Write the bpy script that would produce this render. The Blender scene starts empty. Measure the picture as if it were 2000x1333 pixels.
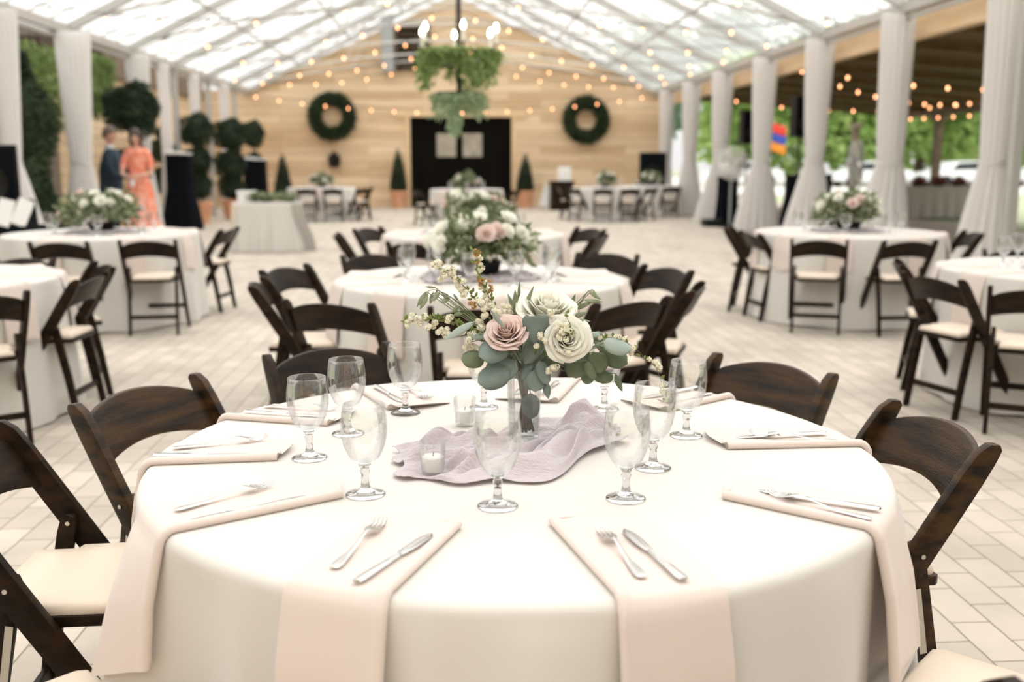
import bpy, bmesh, math, random
from mathutils import Vector, Matrix, Euler, noise
random.seed(7)
PI = math.pi
sc = bpy.context.scene
C = sc.collection

# ------------------------------------------------------------------ camera
FPX, CAMH = 1976.0, 1.389
CAM = Vector((0, 0, CAMH))
# looks along +Y, turned a little right and down (vanishing point of the hall at pixel 889,315)
_v = Vector(((889-1000)/FPX, (666.5-315)/FPX, -1.0)).normalized()
_u = Vector((0, -_v.z, _v.y)).normalized()
_x = _v.cross(_u)
W2C = Matrix((( _x.x, _v.x, _u.x), (_x.y, _v.y, _u.y), (_x.z, _v.z, _u.z)))   # world -> camera
C2W = W2C.transposed()
cd = bpy.data.cameras.new('camera'); cam = bpy.data.objects.new('camera', cd); C.objects.link(cam)
cam.matrix_world = Matrix.Translation(CAM) @ C2W.to_4x4()
cd.sensor_width = 36.0; cd.lens = FPX*36.0/2000.0; cd.clip_end = 500; cd.clip_start = 0.05
cd.dof.use_dof = True; cd.dof.focus_distance = 2.16; cd.dof.aperture_fstop = 2.5
sc.camera = cam

def at(px, py, z):                 # where the line of sight through a photo point meets height z
    d = C2W @ Vector(((px-1000)/FPX, (666.5-py)/FPX, -1.0))
    t = (z-CAMH)/d.z
    return Vector((d.x*t, d.y*t, z))
def atY(px, py, Y):                # ... meets the vertical plane at depth Y
    d = C2W @ Vector(((px-1000)/FPX, (666.5-py)/FPX, -1.0))
    return CAM + d*(Y/d.y)
def screen_x(p):
    c = W2C @ (Vector(p)-CAM)
    return 1000+FPX*c.x/-c.z

# ------------------------------------------------------------------ sky, sun, exposure
w = bpy.data.worlds.new('overcast_sky'); sc.world = w; w.use_nodes = True
nt = w.node_tree; nt.nodes.clear()
o_ = nt.nodes.new('ShaderNodeOutputWorld'); bg = nt.nodes.new('ShaderNodeBackground')
tc = nt.nodes.new('ShaderNodeTexCoord'); sx = nt.nodes.new('ShaderNodeSeparateXYZ'); rp = nt.nodes.new('ShaderNodeValToRGB')
rp.color_ramp.elements[0].position = 0.0; rp.color_ramp.elements[0].color = (.40, .395, .385, 1)
rp.color_ramp.elements[1].position = 0.7; rp.color_ramp.elements[1].color = (1.0, .99, .97, 1)
nt.links.new(tc.outputs['Generated'], sx.inputs[0]); nt.links.new(sx.outputs['Z'], rp.inputs[0])
nt.links.new(rp.outputs[0], bg.inputs['Color']); nt.links.new(bg.outputs[0], o_.inputs['Surface'])
bg.inputs['Strength'].default_value = 1.25
sd = bpy.data.lights.new('hazy_sun', 'SUN'); sd.energy = 0.8; sd.angle = math.radians(40); sd.color = (1, .97, .92)
so = bpy.data.objects.new('hazy_sun', sd); C.objects.link(so); so.rotation_euler = (math.radians(-18), math.radians(14), 0)
sc.view_settings.view_transform = 'Standard'; sc.view_settings.look = 'None'
sc.view_settings.exposure = 0.90; sc.view_settings.gamma = 1.0; sc.view_settings.use_curve_mapping = False
sc.cycles.use_denoising = True
sc.cycles.max_bounces = 10; sc.cycles.transparent_max_bounces = 24; sc.cycles.transmission_bounces = 10
sc.cycles.sample_clamp_indirect = 6

# ------------------------------------------------------------------ materials
def mat(name, col, rough=.6, metal=0, noise_amt=0, scale=8, col2=None, bump=0, bscale=60, transl=0, stretch=(1,1,1), emis=None, estr=0, coat=0, spec=.5, sheen=0):
    m = bpy.data.materials.new(name); m.use_nodes = True
    n = m.node_tree; b = n.nodes['Principled BSDF']
    b.inputs['Base Color'].default_value = (*col, 1); b.inputs['Roughness'].default_value = rough
    b.inputs['Metallic'].default_value = metal; b.inputs['Specular IOR Level'].default_value = spec
    b.inputs['Coat Weight'].default_value = coat; b.inputs['Coat Roughness'].default_value = .15
    b.inputs['Sheen Weight'].default_value = sheen
    t = n.nodes.new('ShaderNodeTexCoord'); mp = n.nodes.new('ShaderNodeMapping'); mp.inputs['Scale'].default_value = stretch
    n.links.new(t.outputs['Object'], mp.inputs[0])
    if col2 is not None:
        nz = n.nodes.new('ShaderNodeTexNoise'); nz.inputs['Scale'].default_value = scale; nz.inputs['Detail'].default_value = 5
        r = n.nodes.new('ShaderNodeValToRGB'); r.color_ramp.elements[0].position = .35; r.color_ramp.elements[1].position = .65
        r.color_ramp.elements[0].color = (*col, 1); r.color_ramp.elements[1].color = (*col2, 1)
        n.links.new(mp.outputs[0], nz.inputs[0]); n.links.new(nz.outputs[0], r.inputs[0]); n.links.new(r.outputs[0], b.inputs['Base Color'])
    if bump:
        nz2 = n.nodes.new('ShaderNodeTexNoise'); nz2.inputs['Scale'].default_value = bscale; nz2.inputs['Detail'].default_value = 4
        bp = n.nodes.new('ShaderNodeBump'); bp.inputs['Strength'].default_value = bump; bp.inputs['Distance'].default_value = .004
        n.links.new(mp.outputs[0], nz2.inputs[0]); n.links.new(nz2.outputs[0], bp.inputs['Height']); n.links.new(bp.outputs[0], b.inputs['Normal'])
    if emis:
        b.inputs['Emission Color'].default_value = (*emis, 1); b.inputs['Emission Strength'].default_value = estr
    if transl:
        tr = n.nodes.new('ShaderNodeBsdfTranslucent'); mx = n.nodes.new('ShaderNodeMixShader'); mx.inputs[0].default_value = transl
        out = n.nodes['Material Output']
        if col2 is not None: n.links.new(r.outputs[0], tr.inputs['Color'])
        else: tr.inputs['Color'].default_value = (*col, 1)
        n.links.new(b.outputs[0], mx.inputs[1]); n.links.new(tr.outputs[0], mx.inputs[2]); n.links.new(mx.outputs[0], out.inputs['Surface'])
    return m

def thin_glass(name, tint=(1,1,1), base=.03, edge=.5, rough=.02):
    m = bpy.data.materials.new(name); m.use_nodes = True; n = m.node_tree; n.nodes.clear()
    out = n.nodes.new('ShaderNodeOutputMaterial'); tr = n.nodes.new('ShaderNodeBsdfTransparent'); gl = n.nodes.new('ShaderNodeBsdfGlossy')
    tr.inputs[0].default_value = (*tint, 1); gl.inputs['Roughness'].default_value = rough; gl.inputs['Color'].default_value = (.9, .9, .9, 1)
    lw = n.nodes.new('ShaderNodeLayerWeight'); lw.inputs[0].default_value = .35
    mr = n.nodes.new('ShaderNodeMapRange'); mr.inputs['To Min'].default_value = base; mr.inputs['To Max'].default_value = edge
    mx = n.nodes.new('ShaderNodeMixShader')
    n.links.new(lw.outputs['Fresnel'], mr.inputs[0]); n.links.new(mr.outputs[0], mx.inputs[0])
    n.links.new(tr.outputs[0], mx.inputs[1]); n.links.new(gl.outputs[0], mx.inputs[2]); n.links.new(mx.outputs[0], out.inputs[0])
    return m

def brick_mat(name, c1, c2, mortar, bw, bh, msize, order='xy', rough=.8, offset=.5, bump=.4, squash=1.0, noise_c=None):
    m = bpy.data.materials.new(name); m.use_nodes = True; n = m.node_tree; b = n.nodes['Principled BSDF']
    b.inputs['Roughness'].default_value = rough; b.inputs['Specular IOR Level'].default_value = .3
    t = n.nodes.new('ShaderNodeTexCoord'); s = n.nodes.new('ShaderNodeSeparateXYZ'); cb = n.nodes.new('ShaderNodeCombineXYZ')
    n.links.new(t.outputs['Object'], s.inputs[0])
    n.links.new(s.outputs['XYZ'.index(order[0].upper())], cb.inputs[0]); n.links.new(s.outputs['XYZ'.index(order[1].upper())], cb.inputs[1])
    nzw = n.nodes.new('ShaderNodeTexNoise'); nzw.inputs['Scale'].default_value = 9
    add = n.nodes.new('ShaderNodeVectorMath'); add.operation = 'MULTIPLY_ADD'; add.inputs[1].default_value = (.008, .008, 0)
    n.links.new(cb.outputs[0], nzw.inputs[0]); n.links.new(nzw.outputs['Color'], add.inputs[0]); n.links.new(cb.outputs[0], add.inputs[2])
    br = n.nodes.new('ShaderNodeTexBrick'); br.offset = offset
    br.inputs['Scale'].default_value = 1; br.inputs['Brick Width'].default_value = bw; br.inputs['Row Height'].default_value = bh
    br.inputs['Mortar Size'].default_value = msize; br.inputs['Mortar Smooth'].default_value = .3; br.inputs['Bias'].default_value = 0
    br.inputs['Color1'].default_value = (*c1, 1); br.inputs['Color2'].default_value = (*c2, 1); br.inputs['Mortar'].default_value = (*mortar, 1)
    n.links.new(add.outputs[0], br.inputs['Vector'])
    nz = n.nodes.new('ShaderNodeTexNoise'); nz.inputs['Scale'].default_value = 1.3; nz.inputs['Detail'].default_value = 8; nz.inputs['Roughness'].default_value = .65
    st = n.nodes.new('ShaderNodeVectorMath'); st.operation = 'MULTIPLY'; st.inputs[1].default_value = noise_c or (1, 1, 1)
    n.links.new(cb.outputs[0], st.inputs[0]); n.links.new(st.outputs[0], nz.inputs[0])
    mr = n.nodes.new('ShaderNodeMapRange'); mr.inputs['From Min'].default_value = .3; mr.inputs['From Max'].default_value = .7; mr.inputs['To Min'].default_value = .82; mr.inputs['To Max'].default_value = 1.1
    n.links.new(nz.outputs[0], mr.inputs[0])
    ml = n.nodes.new('ShaderNodeVectorMath'); ml.operation = 'SCALE'
    n.links.new(br.outputs['Color'], ml.inputs[0]); n.links.new(mr.outputs[0], ml.inputs['Scale']); n.links.new(ml.outputs[0], b.inputs['Base Color'])
    bp = n.nodes.new('ShaderNodeBump'); bp.invert = True; bp.inputs['Strength'].default_value = bump; bp.inputs['Distance'].default_value = .006
    n.links.new(br.outputs['Fac'], bp.inputs['Height']); n.links.new(bp.outputs[0], b.inputs['Normal'])
    return m

def roof_mat():
    m = bpy.data.materials.new('clear_vinyl_roof'); m.use_nodes = True; n = m.node_tree; n.nodes.clear()
    out = n.nodes.new('ShaderNodeOutputMaterial'); a = n.nodes.new('ShaderNodeBsdfTransparent'); b = n.nodes.new('ShaderNodeBsdfTranslucent')
    a.inputs[0].default_value = (.91, .91, .90, 1); b.inputs[0].default_value = (.92, .92, .91, 1)
    mx = n.nodes.new('ShaderNodeMixShader'); mx.inputs[0].default_value = .35
    n.links.new(a.outputs[0], mx.inputs[1]); n.links.new(b.outputs[0], mx.inputs[2]); n.links.new(mx.outputs[0], out.inputs[0])
    return m

def bulb_mat(name, col, s):
    m = bpy.data.materials.new(name); m.use_nodes = True; n = m.node_tree; n.nodes.clear()
    out = n.nodes.new('ShaderNodeOutputMaterial'); e = n.nodes.new('ShaderNodeEmission'); e.inputs[0].default_value = (*col, 1); e.inputs[1].default_value = s
    n.links.new(e.outputs[0], out.inputs[0]); return m

M = dict(
    floor=brick_mat('beige_pavers', (.57,.50,.425), (.46,.40,.335), (.24,.20,.15), .245, .125, .0035, 'yx', .75),
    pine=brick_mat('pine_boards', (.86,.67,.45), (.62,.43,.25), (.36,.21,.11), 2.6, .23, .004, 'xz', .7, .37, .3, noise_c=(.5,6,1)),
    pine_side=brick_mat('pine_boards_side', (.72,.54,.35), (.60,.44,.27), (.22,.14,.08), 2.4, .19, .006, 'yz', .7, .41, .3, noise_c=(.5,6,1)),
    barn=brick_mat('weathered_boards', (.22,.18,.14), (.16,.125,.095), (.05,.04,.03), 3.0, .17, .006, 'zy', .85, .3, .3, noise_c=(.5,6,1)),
    beam=mat('pine_beam', (.72,.50,.28), .6, col2=(.80,.60,.38), scale=2, stretch=(4,.5,4)),
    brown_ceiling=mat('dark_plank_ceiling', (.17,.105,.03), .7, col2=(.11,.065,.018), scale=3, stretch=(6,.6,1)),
    post_wood=mat('dark_post', (.12,.08,.05), .7, col2=(.2,.14,.09), scale=6),
    grey=mat('grey_painted_steel', (.50,.49,.46), .45, .3),
    grey2=mat('grey_sheet_metal', (.40,.42,.42), .5, .2),
    alum=mat('aluminium', (.62,.61,.57), .4, .4),
    vinyl=roof_mat(),
    curtain=mat('sheer_white_fabric', (.92,.90,.885), .9, transl=.45, spec=.1),
    cloth=mat('white_linen', (.72,.685,.635), .85, transl=.12, spec=.15, sheen=.2, bump=.05, bscale=300),
    napkin=mat('blush_napkin', (.735,.635,.575), .9, spec=.1, sheen=.2, transl=.08),
    gauze=mat('mauve_gauze', (.76,.69,.715), .95, spec=.05, transl=.3, bump=1.0, bscale=110, stretch=(1,3,1)),
    walnut=mat('dark_walnut', (.008,.005,.003), .36, col2=(.026,.013,.006), scale=5, stretch=(1.2,3,6), coat=0, spec=.13, bump=.15, bscale=70),
    walnut2=mat('worn_walnut', (.010,.006,.0035), .34, col2=(.055,.027,.008), scale=5, stretch=(1,3,7), coat=0, spec=.18, bump=.2, bscale=50),
    pad=mat('ivory_vinyl', (.70,.585,.47), .42, bump=.1, bscale=30),
    steel=mat('polished_steel', (.62,.605,.59), .16, 1.0),
    bolt=mat('zinc_bolt', (.55,.53,.48), .3, 1.0),
    glass=thin_glass('clear_glass', (.988,.99,.988), .03, .5),
    vase=thin_glass('vase_glass', (.96,.965,.962), .045, .5),
    water=thin_glass('vase_water', (.97,.975,.97), .01, .25),
    frost=mat('votive_wax', (.9,.89,.86), .5, transl=.3),
    rose_w=mat('white_petal', (.93,.92,.83), .6, transl=.4, col2=(.94,.93,.87), scale=20, spec=.2),
    rose_p=mat('blush_petal', (.83,.65,.595), .6, transl=.35, col2=(.88,.76,.71), scale=25, spec=.2),
    peach=mat('peach_petal', (.84,.55,.42), .6, transl=.3),
    euca=mat('eucalyptus_leaf', (.14,.178,.155), .5, transl=.12, col2=(.20,.26,.23), scale=14),
    euca2=mat('green_eucalyptus_leaf', (.10,.135,.07), .5, transl=.15, col2=(.17,.21,.12), scale=14),
    euca3=mat('pale_eucalyptus_leaf', (.28,.34,.29), .55, transl=.15, col2=(.36,.42,.36), scale=10),
    olive=mat('olive_leaf', (.20,.25,.11), .5, transl=.2, col2=(.33,.37,.25), scale=20),
    spirea_leaf=mat('sprig_leaf', (.13,.19,.04), .5, transl=.2, col2=(.22,.27,.07), scale=30),
    spirea=mat('spirea_blossom', (.86,.83,.68), .7, transl=.2),
    tanblossom=mat('faded_blossom', (.50,.30,.10), .7, transl=.2),
    stem=mat('brown_stem', (.13,.075,.035), .6), stem_g=mat('green_stem', (.12,.15,.05), .6),
    ev=mat('evergreen_leaf', (.012,.024,.010), .6, col2=(.035,.06,.022), scale=3, transl=.05),
    ev2=mat('boxwood_leaf', (.02,.04,.014), .6, col2=(.06,.09,.035), scale=4, transl=.08),
    fern=mat('fern_green', (.16,.24,.06), .6, col2=(.30,.40,.14), scale=5, transl=.25),
    fern2=mat('pale_moss_green', (.30,.40,.22), .6, col2=(.42,.52,.32), scale=5, transl=.25),
    arr=mat('arrangement_leaf', (.14,.18,.08), .55, col2=(.30,.35,.20), scale=12, transl=.2),
    tree_a=mat('spring_leaf', (.30,.46,.12), .7, col2=(.46,.60,.22), scale=.9, transl=.35),
    tree_b=mat('deep_leaf', (.13,.24,.14), .7, col2=(.22,.34,.20), scale=.8, transl=.3),
    bark=mat('bark', (.11,.075,.05), .9, col2=(.06,.04,.03), scale=10),
    terra=mat('terracotta', (.60,.29,.16), .8, col2=(.68,.37,.22), scale=6),
    pot_grey=mat('grey_pot', (.42,.39,.34), .8), soil=mat('potting_soil', (.04,.03,.02), .95),
    black=mat('black_plastic', (.006,.007,.008), .5, spec=.2), black_cloth=mat('black_fabric', (.005,.006,.008), .9, spec=.06),
    black_metal=mat('black_iron', (.012,.011,.010), .4, .6),
    door=mat('dark_door', (.004,.0035,.0025), .8, col2=(.007,.006,.004), scale=3, stretch=(1,1,.3), spec=.05),
    pane=mat('dusty_pane', (.30,.27,.21), .25, col2=(.42,.39,.32), scale=5),
    white=mat('white_paint', (.82,.81,.78), .5), paper=mat('white_paper', (.84,.83,.80), .8),
    candle=mat('candle_sleeve', (.80,.76,.66), .6),
    bulb=bulb_mat('warm_bulb', (1, .42, .20), 3.6), bulb_hot=bulb_mat('candle_bulb', (1, .86, .50), 24),
    gravel=mat('pale_gravel', (.58,.56,.51), .95, col2=(.68,.66,.61), scale=2),
    grass=mat('lawn', (.28,.33,.17), .9, col2=(.42,.44,.30), scale=.7),
    car=mat('white_car_paint', (.85,.86,.87), .25, coat=.6), car_glass=mat('car_glass', (.03,.04,.045), .1), tyre=mat('tyre', (.012,.012,.012), .8),
    greycloth=mat('taupe_cloth', (.42,.39,.35), .9, spec=.1),
    skin=mat('skin', (.62,.36,.26), .55), hair=mat('brown_hair', (.05,.03,.02), .6), hair_grey=mat('grey_brown_hair', (.12,.09,.07), .7),
    navy=mat('navy_suit', (.012,.03,.05), .8), trouser=mat('dark_trousers', (.015,.018,.022), .8),
    dress=mat('coral_dress', (.80,.20,.10), .8, col2=(.86,.42,.32), scale=9), shoe=mat('shoe', (.02,.015,.012), .4), shirt=mat('shirt', (.75,.77,.8), .8),
    lip=mat('lips', (.55,.16,.14), .5), eye=mat('eyes', (.03,.02,.015), .3),
    red=mat('flag_red', (.75,.05,.03), .7), blue=mat('flag_blue', (.04,.08,.45), .7), orange=mat('flag_orange', (.85,.30,.03), .7),
    berry=mat('dark_berries', (.16,.03,.03), .5, col2=(.35,.12,.04), scale=30),
    strap=mat('amber_strap', (.75,.40,.04), .7),
)

# ------------------------------------------------------------------ helpers
class MB:
    def __init__(s): s.v = []; s.f = []
    def add(s, vs, fs):
        k = len(s.v); s.v += [tuple(p) for p in vs]; s.f += [tuple(i+k for i in f) for f in fs]; return s
    def box(s, c, d, rot=None, taper=None):
        vs = []
        for x in (-.5, .5):
            for y in (-.5, .5):
                for z in (-.5, .5):
                    t = 1 if (taper is None or z < 0) else taper
                    p = Vector((x*d[0]*t, y*d[1]*t, z*d[2]))
                    if rot: p = rot @ p
                    vs.append(p+Vector(c))
        return s.add(vs, [(0,1,3,2),(4,6,7,5),(0,4,5,1),(2,3,7,6),(0,2,6,4),(1,5,7,3)])
    def tube(s, pts, r, n=8, cap=True):
        pts = [Vector(p) for p in pts]; rs = r if isinstance(r, (list, tuple)) else [r]*len(pts)
        vs = []; prev = None
        for i, p in enumerate(pts):
            d = (pts[min(i+1, len(pts)-1)]-pts[max(i-1, 0)]).normalized()
            if prev is None:
                a = Vector((0, 0, 1)) if abs(d.z) < .9 else Vector((1, 0, 0)); prev = d.cross(a).normalized()
            e = (prev-d*prev.dot(d)).normalized(); prev = e; g = d.cross(e)
            for k in range(n):
                t = 2*PI*k/n; vs.append(p+(e*math.cos(t)+g*math.sin(t))*rs[i])
        fs = [(i*n+k, i*n+(k+1) % n, (i+1)*n+(k+1) % n, (i+1)*n+k) for i in range(len(pts)-1) for k in range(n)]
        if cap: fs += [tuple(range(n))[::-1], tuple((len(pts)-1)*n+k for k in range(n))]
        return s.add(vs, fs)
    def lathe(s, prof, n=24, c=(0, 0, 0), close=True):
        c = Vector(c); vs = []
        for r, z in prof:
            for k in range(n):
                t = 2*PI*k/n; vs.append(c+Vector((max(r, 1e-4)*math.cos(t), max(r, 1e-4)*math.sin(t), z)))
        m = len(prof)
        fs = [(i*n+k, i*n+(k+1) % n, (i+1)*n+(k+1) % n, (i+1)*n+k) for i in range(m-1) for k in range(n)]
        if close: fs += [tuple(range(n))[::-1], tuple((m-1)*n+k for k in range(n))]
        return s.add(vs, fs)
    def prism(s, poly, axis, a, b):          # poly of 2-D points extruded along axis from a to b
        def P(u, v, w):
            return {'x': (w, u, v), 'y': (u, w, v), 'z': (u, v, w)}[axis]
        n = len(poly); vs = [P(u, v, a) for u, v in poly]+[P(u, v, b) for u, v in poly]
        return s.add(vs, [tuple(range(n))[::-1], tuple(range(n, 2*n))]+[(i, (i+1) % n, n+(i+1) % n, n+i) for i in range(n)])
    def grid(s, fn, nu, nv, wrap=False):
        vs = [fn(i/(nu if wrap else nu-1), j/(nv-1)) for j in range(nv) for i in range(nu)]
        m = nu if wrap else nu-1
        return s.add(vs, [(j*nu+i, j*nu+(i+1) % nu, (j+1)*nu+(i+1) % nu, (j+1)*nu+i) for j in range(nv-1) for i in range(m)])
    def build(s, name, material, parent=None, smooth=True, bevel=0, solid=0, loc=None, angle=40):
        me = bpy.data.meshes.new(name); me.from_pydata(s.v, [], s.f); me.update()
        bm = bmesh.new(); bm.from_mesh(me)
        bmesh.ops.recalc_face_normals(bm, faces=bm.faces)
        if bevel:
            es = [e for e in bm.edges if len(e.link_faces) == 2 and e.calc_face_angle(0) > .6]
            bmesh.ops.bevel(bm, geom=es, offset=bevel, segments=2, affect='EDGES', profile=.6)
        bm.to_mesh(me); bm.free()
        me.materials.append(material)
        if smooth:
            me.shade_smooth()
            if angle < 180: me.set_sharp_from_angle(angle=math.radians(angle))
        o = bpy.data.objects.new(name, me); C.objects.link(o)
        if parent is not None: o.parent = parent
        if loc is not None: o.location = loc
        if solid:
            md = o.modifiers.new('thickness', 'SOLIDIFY'); md.thickness = solid; md.offset = 0
        return o

def tag(o, label=None, cat=None, group=None, kind=None):
    if label: o['label'] = label
    if cat: o['category'] = cat
    if group: o['group'] = group
    if kind: o['kind'] = kind
    return o
def empty(name, loc, rz=0, label=None, cat=None, group=None):
    o = bpy.data.objects.new(name, None); C.objects.link(o); o.empty_display_size = .1
    o.location = loc; o.rotation_euler = (0, 0, rz); return tag(o, label, cat, group)
def struct(o): o['kind'] = 'structure'; return o
KIDS = {}
def kids(o): return [c for c in C.objects if c.parent == o]
def remember(o):
    KIDS[o.name] = [(c, kids(c)) for c in kids(o)]; return o
def dup(src, loc, rz=0, scale=None):
    r = src.copy(); C.objects.link(r); r.location = loc; r.rotation_euler = (0, 0, rz)
    if scale: r.scale = (scale,)*3 if not isinstance(scale, (tuple, list)) else scale
    for c, gs in KIDS.get(src.name, []):
        d = c.copy(); C.objects.link(d); d.parent = r
        for g in gs:
            e = g.copy(); C.objects.link(e); e.parent = d
    return r
ORD = ['first', 'second', 'third', 'fourth', 'fifth', 'sixth', 'seventh', 'eighth', 'ninth', 'tenth', 'eleventh', 'twelfth']
def number_row(objs, fmt, one=None, key=None):     # labels a set by its order from the left in the photograph
    key = key or (lambda o: screen_x(o.location))
    objs = sorted(objs, key=key); n = len(objs)
    for i, o in enumerate(objs):
        if n == 1: o['label'] = one or fmt.replace('{o} ', '').replace('{o}', '')
        else:
            w_ = 'leftmost' if i == 0 else 'rightmost' if i == n-1 else ORD[i]+' from left'
            o['label'] = fmt.format(o=w_)

# ------------------------------------------------------------------ the setting
floor = struct(MB().box((2, 17, -.05), (18.4, 46, .1)).build('floor', M['floor'], smooth=False))
lawn = MB().box((45, 50, -.09), (160, 180, .1)).build('lawn', M['grass'], smooth=False); tag(lawn, 'green lawn and parking ground beyond the open side of the hall', 'lawn', kind='structure')
tag(MB().box((52, 72, -.03), (86, 60, .05)).build('gravel_lot', M['gravel'], smooth=False), 'pale gravel parking ground where the white cars stand', 'ground', kind='structure')
HW, EZ, RZ, YB = 6.1, 3.46, 6.45, 31.3
# back gable wall with a door opening
wb = MB()
def wall_piece(poly): wb.prism(poly, 'y', YB, YB+.15)
dx0, dx1, dz = -1.35, 1.72, 2.7
wall_piece([(-HW-1.6, 0), (dx0, 0), (dx0, dz), (dx0, RZ-.2-.49*abs(dx0)), (-HW, EZ), (-HW-1.6, EZ)])
wall_piece([(dx1, 0), (HW+.2, 0), (HW+.2, EZ), (HW, EZ), (dx1, RZ-.2-.49*abs(dx1)), (dx1, dz)])
wall_piece([(dx0, dz), (dx1, dz), (dx1, RZ-.2-.49*dx1), (0, RZ-.2), (dx0, RZ-.2+.49*dx0)])
struct(wb.build('wall_back', M['pine'], smooth=False))
struct(MB().prism([(-HW-1.6, 0), (HW+.2, 0), (HW+.2, EZ), (0, RZ+.1), (-HW-1.6, EZ)], 'y', -5.6, -5.4).build('wall_front_added', M['pine'], smooth=False))  # added unseen wall behind the camera, cuts light on the nearest table's front
d = struct(MB().box(((dx0+dx1)/2, YB+.10, dz/2), (dx1-dx0, .08, dz)).build('door_1', M['door'], smooth=False))
for k, (a, b) in enumerate(((-.55, .03), (.24, .82))):
    f = MB().box(((a+b)/2, YB+.05, 1.87), (b-a+.1, .04, .8)).build('door_window', M['door'], d, smooth=False)
    MB().box(((a+b)/2, YB+.02, 1.87), (b-a, .02, .7)).build('pane', M['pane'], f, smooth=False)
tm = MB().box((dx0-.07, YB-.02, dz/2), (.14, .04, dz)).box((dx1+.07, YB-.02, dz/2), (.14, .04, dz)).box(((dx0+dx1)/2, YB-.03, dz+.08), (dx1-dx0+.9, .05, .16))
struct(tm.build('trim_1', M['beam'], smooth=False, bevel=.008))
# left side: weathered boards nearer, pine boards with lit gaps further off
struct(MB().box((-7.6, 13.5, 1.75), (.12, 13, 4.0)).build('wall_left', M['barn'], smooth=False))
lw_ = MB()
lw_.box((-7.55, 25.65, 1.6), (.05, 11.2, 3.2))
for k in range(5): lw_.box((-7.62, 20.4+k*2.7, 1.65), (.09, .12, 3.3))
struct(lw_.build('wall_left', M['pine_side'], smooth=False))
tag(MB().box((-7.5, 25.65, 3.5), (.16, 11.2, .6)).build('trim_4', M['post_wood'], smooth=False), kind='structure')
# roof skin, frames
def roof_pt(x, off=0): return (x, RZ-(RZ-EZ)*abs(x)/HW+off)
for sgn, nm in ((-1, 'roof_left'), (1, 'roof_right')):
    r_ = MB().add([(sgn*HW, -5, EZ+.09), (0, -5, RZ+.09), (0, YB, RZ+.09), (sgn*HW, YB, EZ+.09)], [(0, 1, 2, 3)]).build(nm, M['vinyl'], smooth=False)
    tag(r_, 'clear vinyl roof slope on the %s side of the tent' % ('left' if sgn < 0 else 'right'), 'roof', kind='structure')
FR = [YB-.12]+[29.2-3.05*k for k in range(12)]
fm = MB()
for y in FR:
    for sg in (-1, 1):
        a = Vector((0, y, RZ)); b = Vector((sg*HW, y, EZ)); dv = (b-a)
        ang = math.atan2(dv.z, dv.x)
        fm.box((a+b)/2, (dv.length, .09, .13), Matrix.Rotation(-ang, 3, 'Y'))
tag(fm.build('roof_frame', M['grey'], smooth=False), kind='structure')
pm = MB()
for i in range(len(FR)-1):
    for q in (1, 2, 3):
        y = FR[i]-3.1*q/4
        for sg in (-1, 1): pm.tube([(0, y, RZ+.04), (sg*HW, y, EZ+.04)], .016, 5)
for k in (1, 2, 3):
    for sg in (-1, 1):
        x = sg*HW*k/4; z = roof_pt(x)[1]; pm.tube([(x, -3, z), (x, YB, z)], .03, 6)
pm.tube([(0, -3, RZ), (0, YB, RZ)], .05, 6)
tag(pm.build('roof_purlins', M['grey'], smooth=True), kind='structure')
em = MB()
for sg in (-1, 1):
    em.box((sg*HW, 13, EZ-.03), (.12, 36.6, .14)); em.box((sg*(HW+.02), 13, EZ-.16), (.05, 36.6, .06))
tag(em.build('trim_2', M['grey'], smooth=False, bevel=.008), kind='structure')
cm = MB()                                    # cambered ties between the rafters
for y in FR[:6]:
    for zc, ze, wx in ((4.35, 3.55, 6.0), (5.55, 5.1, 2.7)):
        cm.tube([(wx*t, y, ze+(zc-ze)*(1-t*t)) for t in [i/8-1 for i in range(17)]], .028, 6)
    for x in (-3, 3): cm.tube([(x, y, 4.15), (x*.8, y, roof_pt(x*.8)[1])], .02, 5)
tag(cm.build('roof_ties', M['alum']), kind='structure')
for sg in (-1, 1):
    for k, y in enumerate(FR[:8]):
        if k < 1: continue
        p = MB().box((sg*(HW+.0), y-(.0 if sg > 0 else 0), EZ/2-.05), (.11, .11, EZ-.1)).box((sg*HW, y, .01), (.22, .22, .02)).build('tent_post', M['grey'], smooth=False, bevel=.006)
        tag(p, kind='structure')
# timber header and lean-to hall on the right
tag(MB().box((6.42, 13, 3.23), (.16, 37, .36)).build('header_beam', M['beam'], smooth=False, bevel=.01), kind='structure')
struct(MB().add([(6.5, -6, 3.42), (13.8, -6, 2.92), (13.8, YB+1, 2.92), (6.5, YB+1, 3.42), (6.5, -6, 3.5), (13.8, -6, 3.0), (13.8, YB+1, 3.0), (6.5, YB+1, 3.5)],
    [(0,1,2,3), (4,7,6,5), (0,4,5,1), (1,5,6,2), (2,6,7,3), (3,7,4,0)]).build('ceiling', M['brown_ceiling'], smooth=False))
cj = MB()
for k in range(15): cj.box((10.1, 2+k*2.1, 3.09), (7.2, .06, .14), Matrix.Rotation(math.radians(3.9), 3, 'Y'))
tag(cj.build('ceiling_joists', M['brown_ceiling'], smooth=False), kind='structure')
tag(MB().box((13.6, 13, 2.78), (.14, 37, .24)).build('trim_3', M['post_wood'], smooth=False), kind='structure')
for k, y in enumerate((34.4, 28.4, 22.4, 16.4)):
    q = MB().box((13.6, y, 1.33), (.2, .2, 2.66)).box((13.6, y, 2.58), (.22, .7, .14))
    tag(q.build('porch_post', M['post_wood'], smooth=False, bevel=.01), kind='structure')
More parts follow.
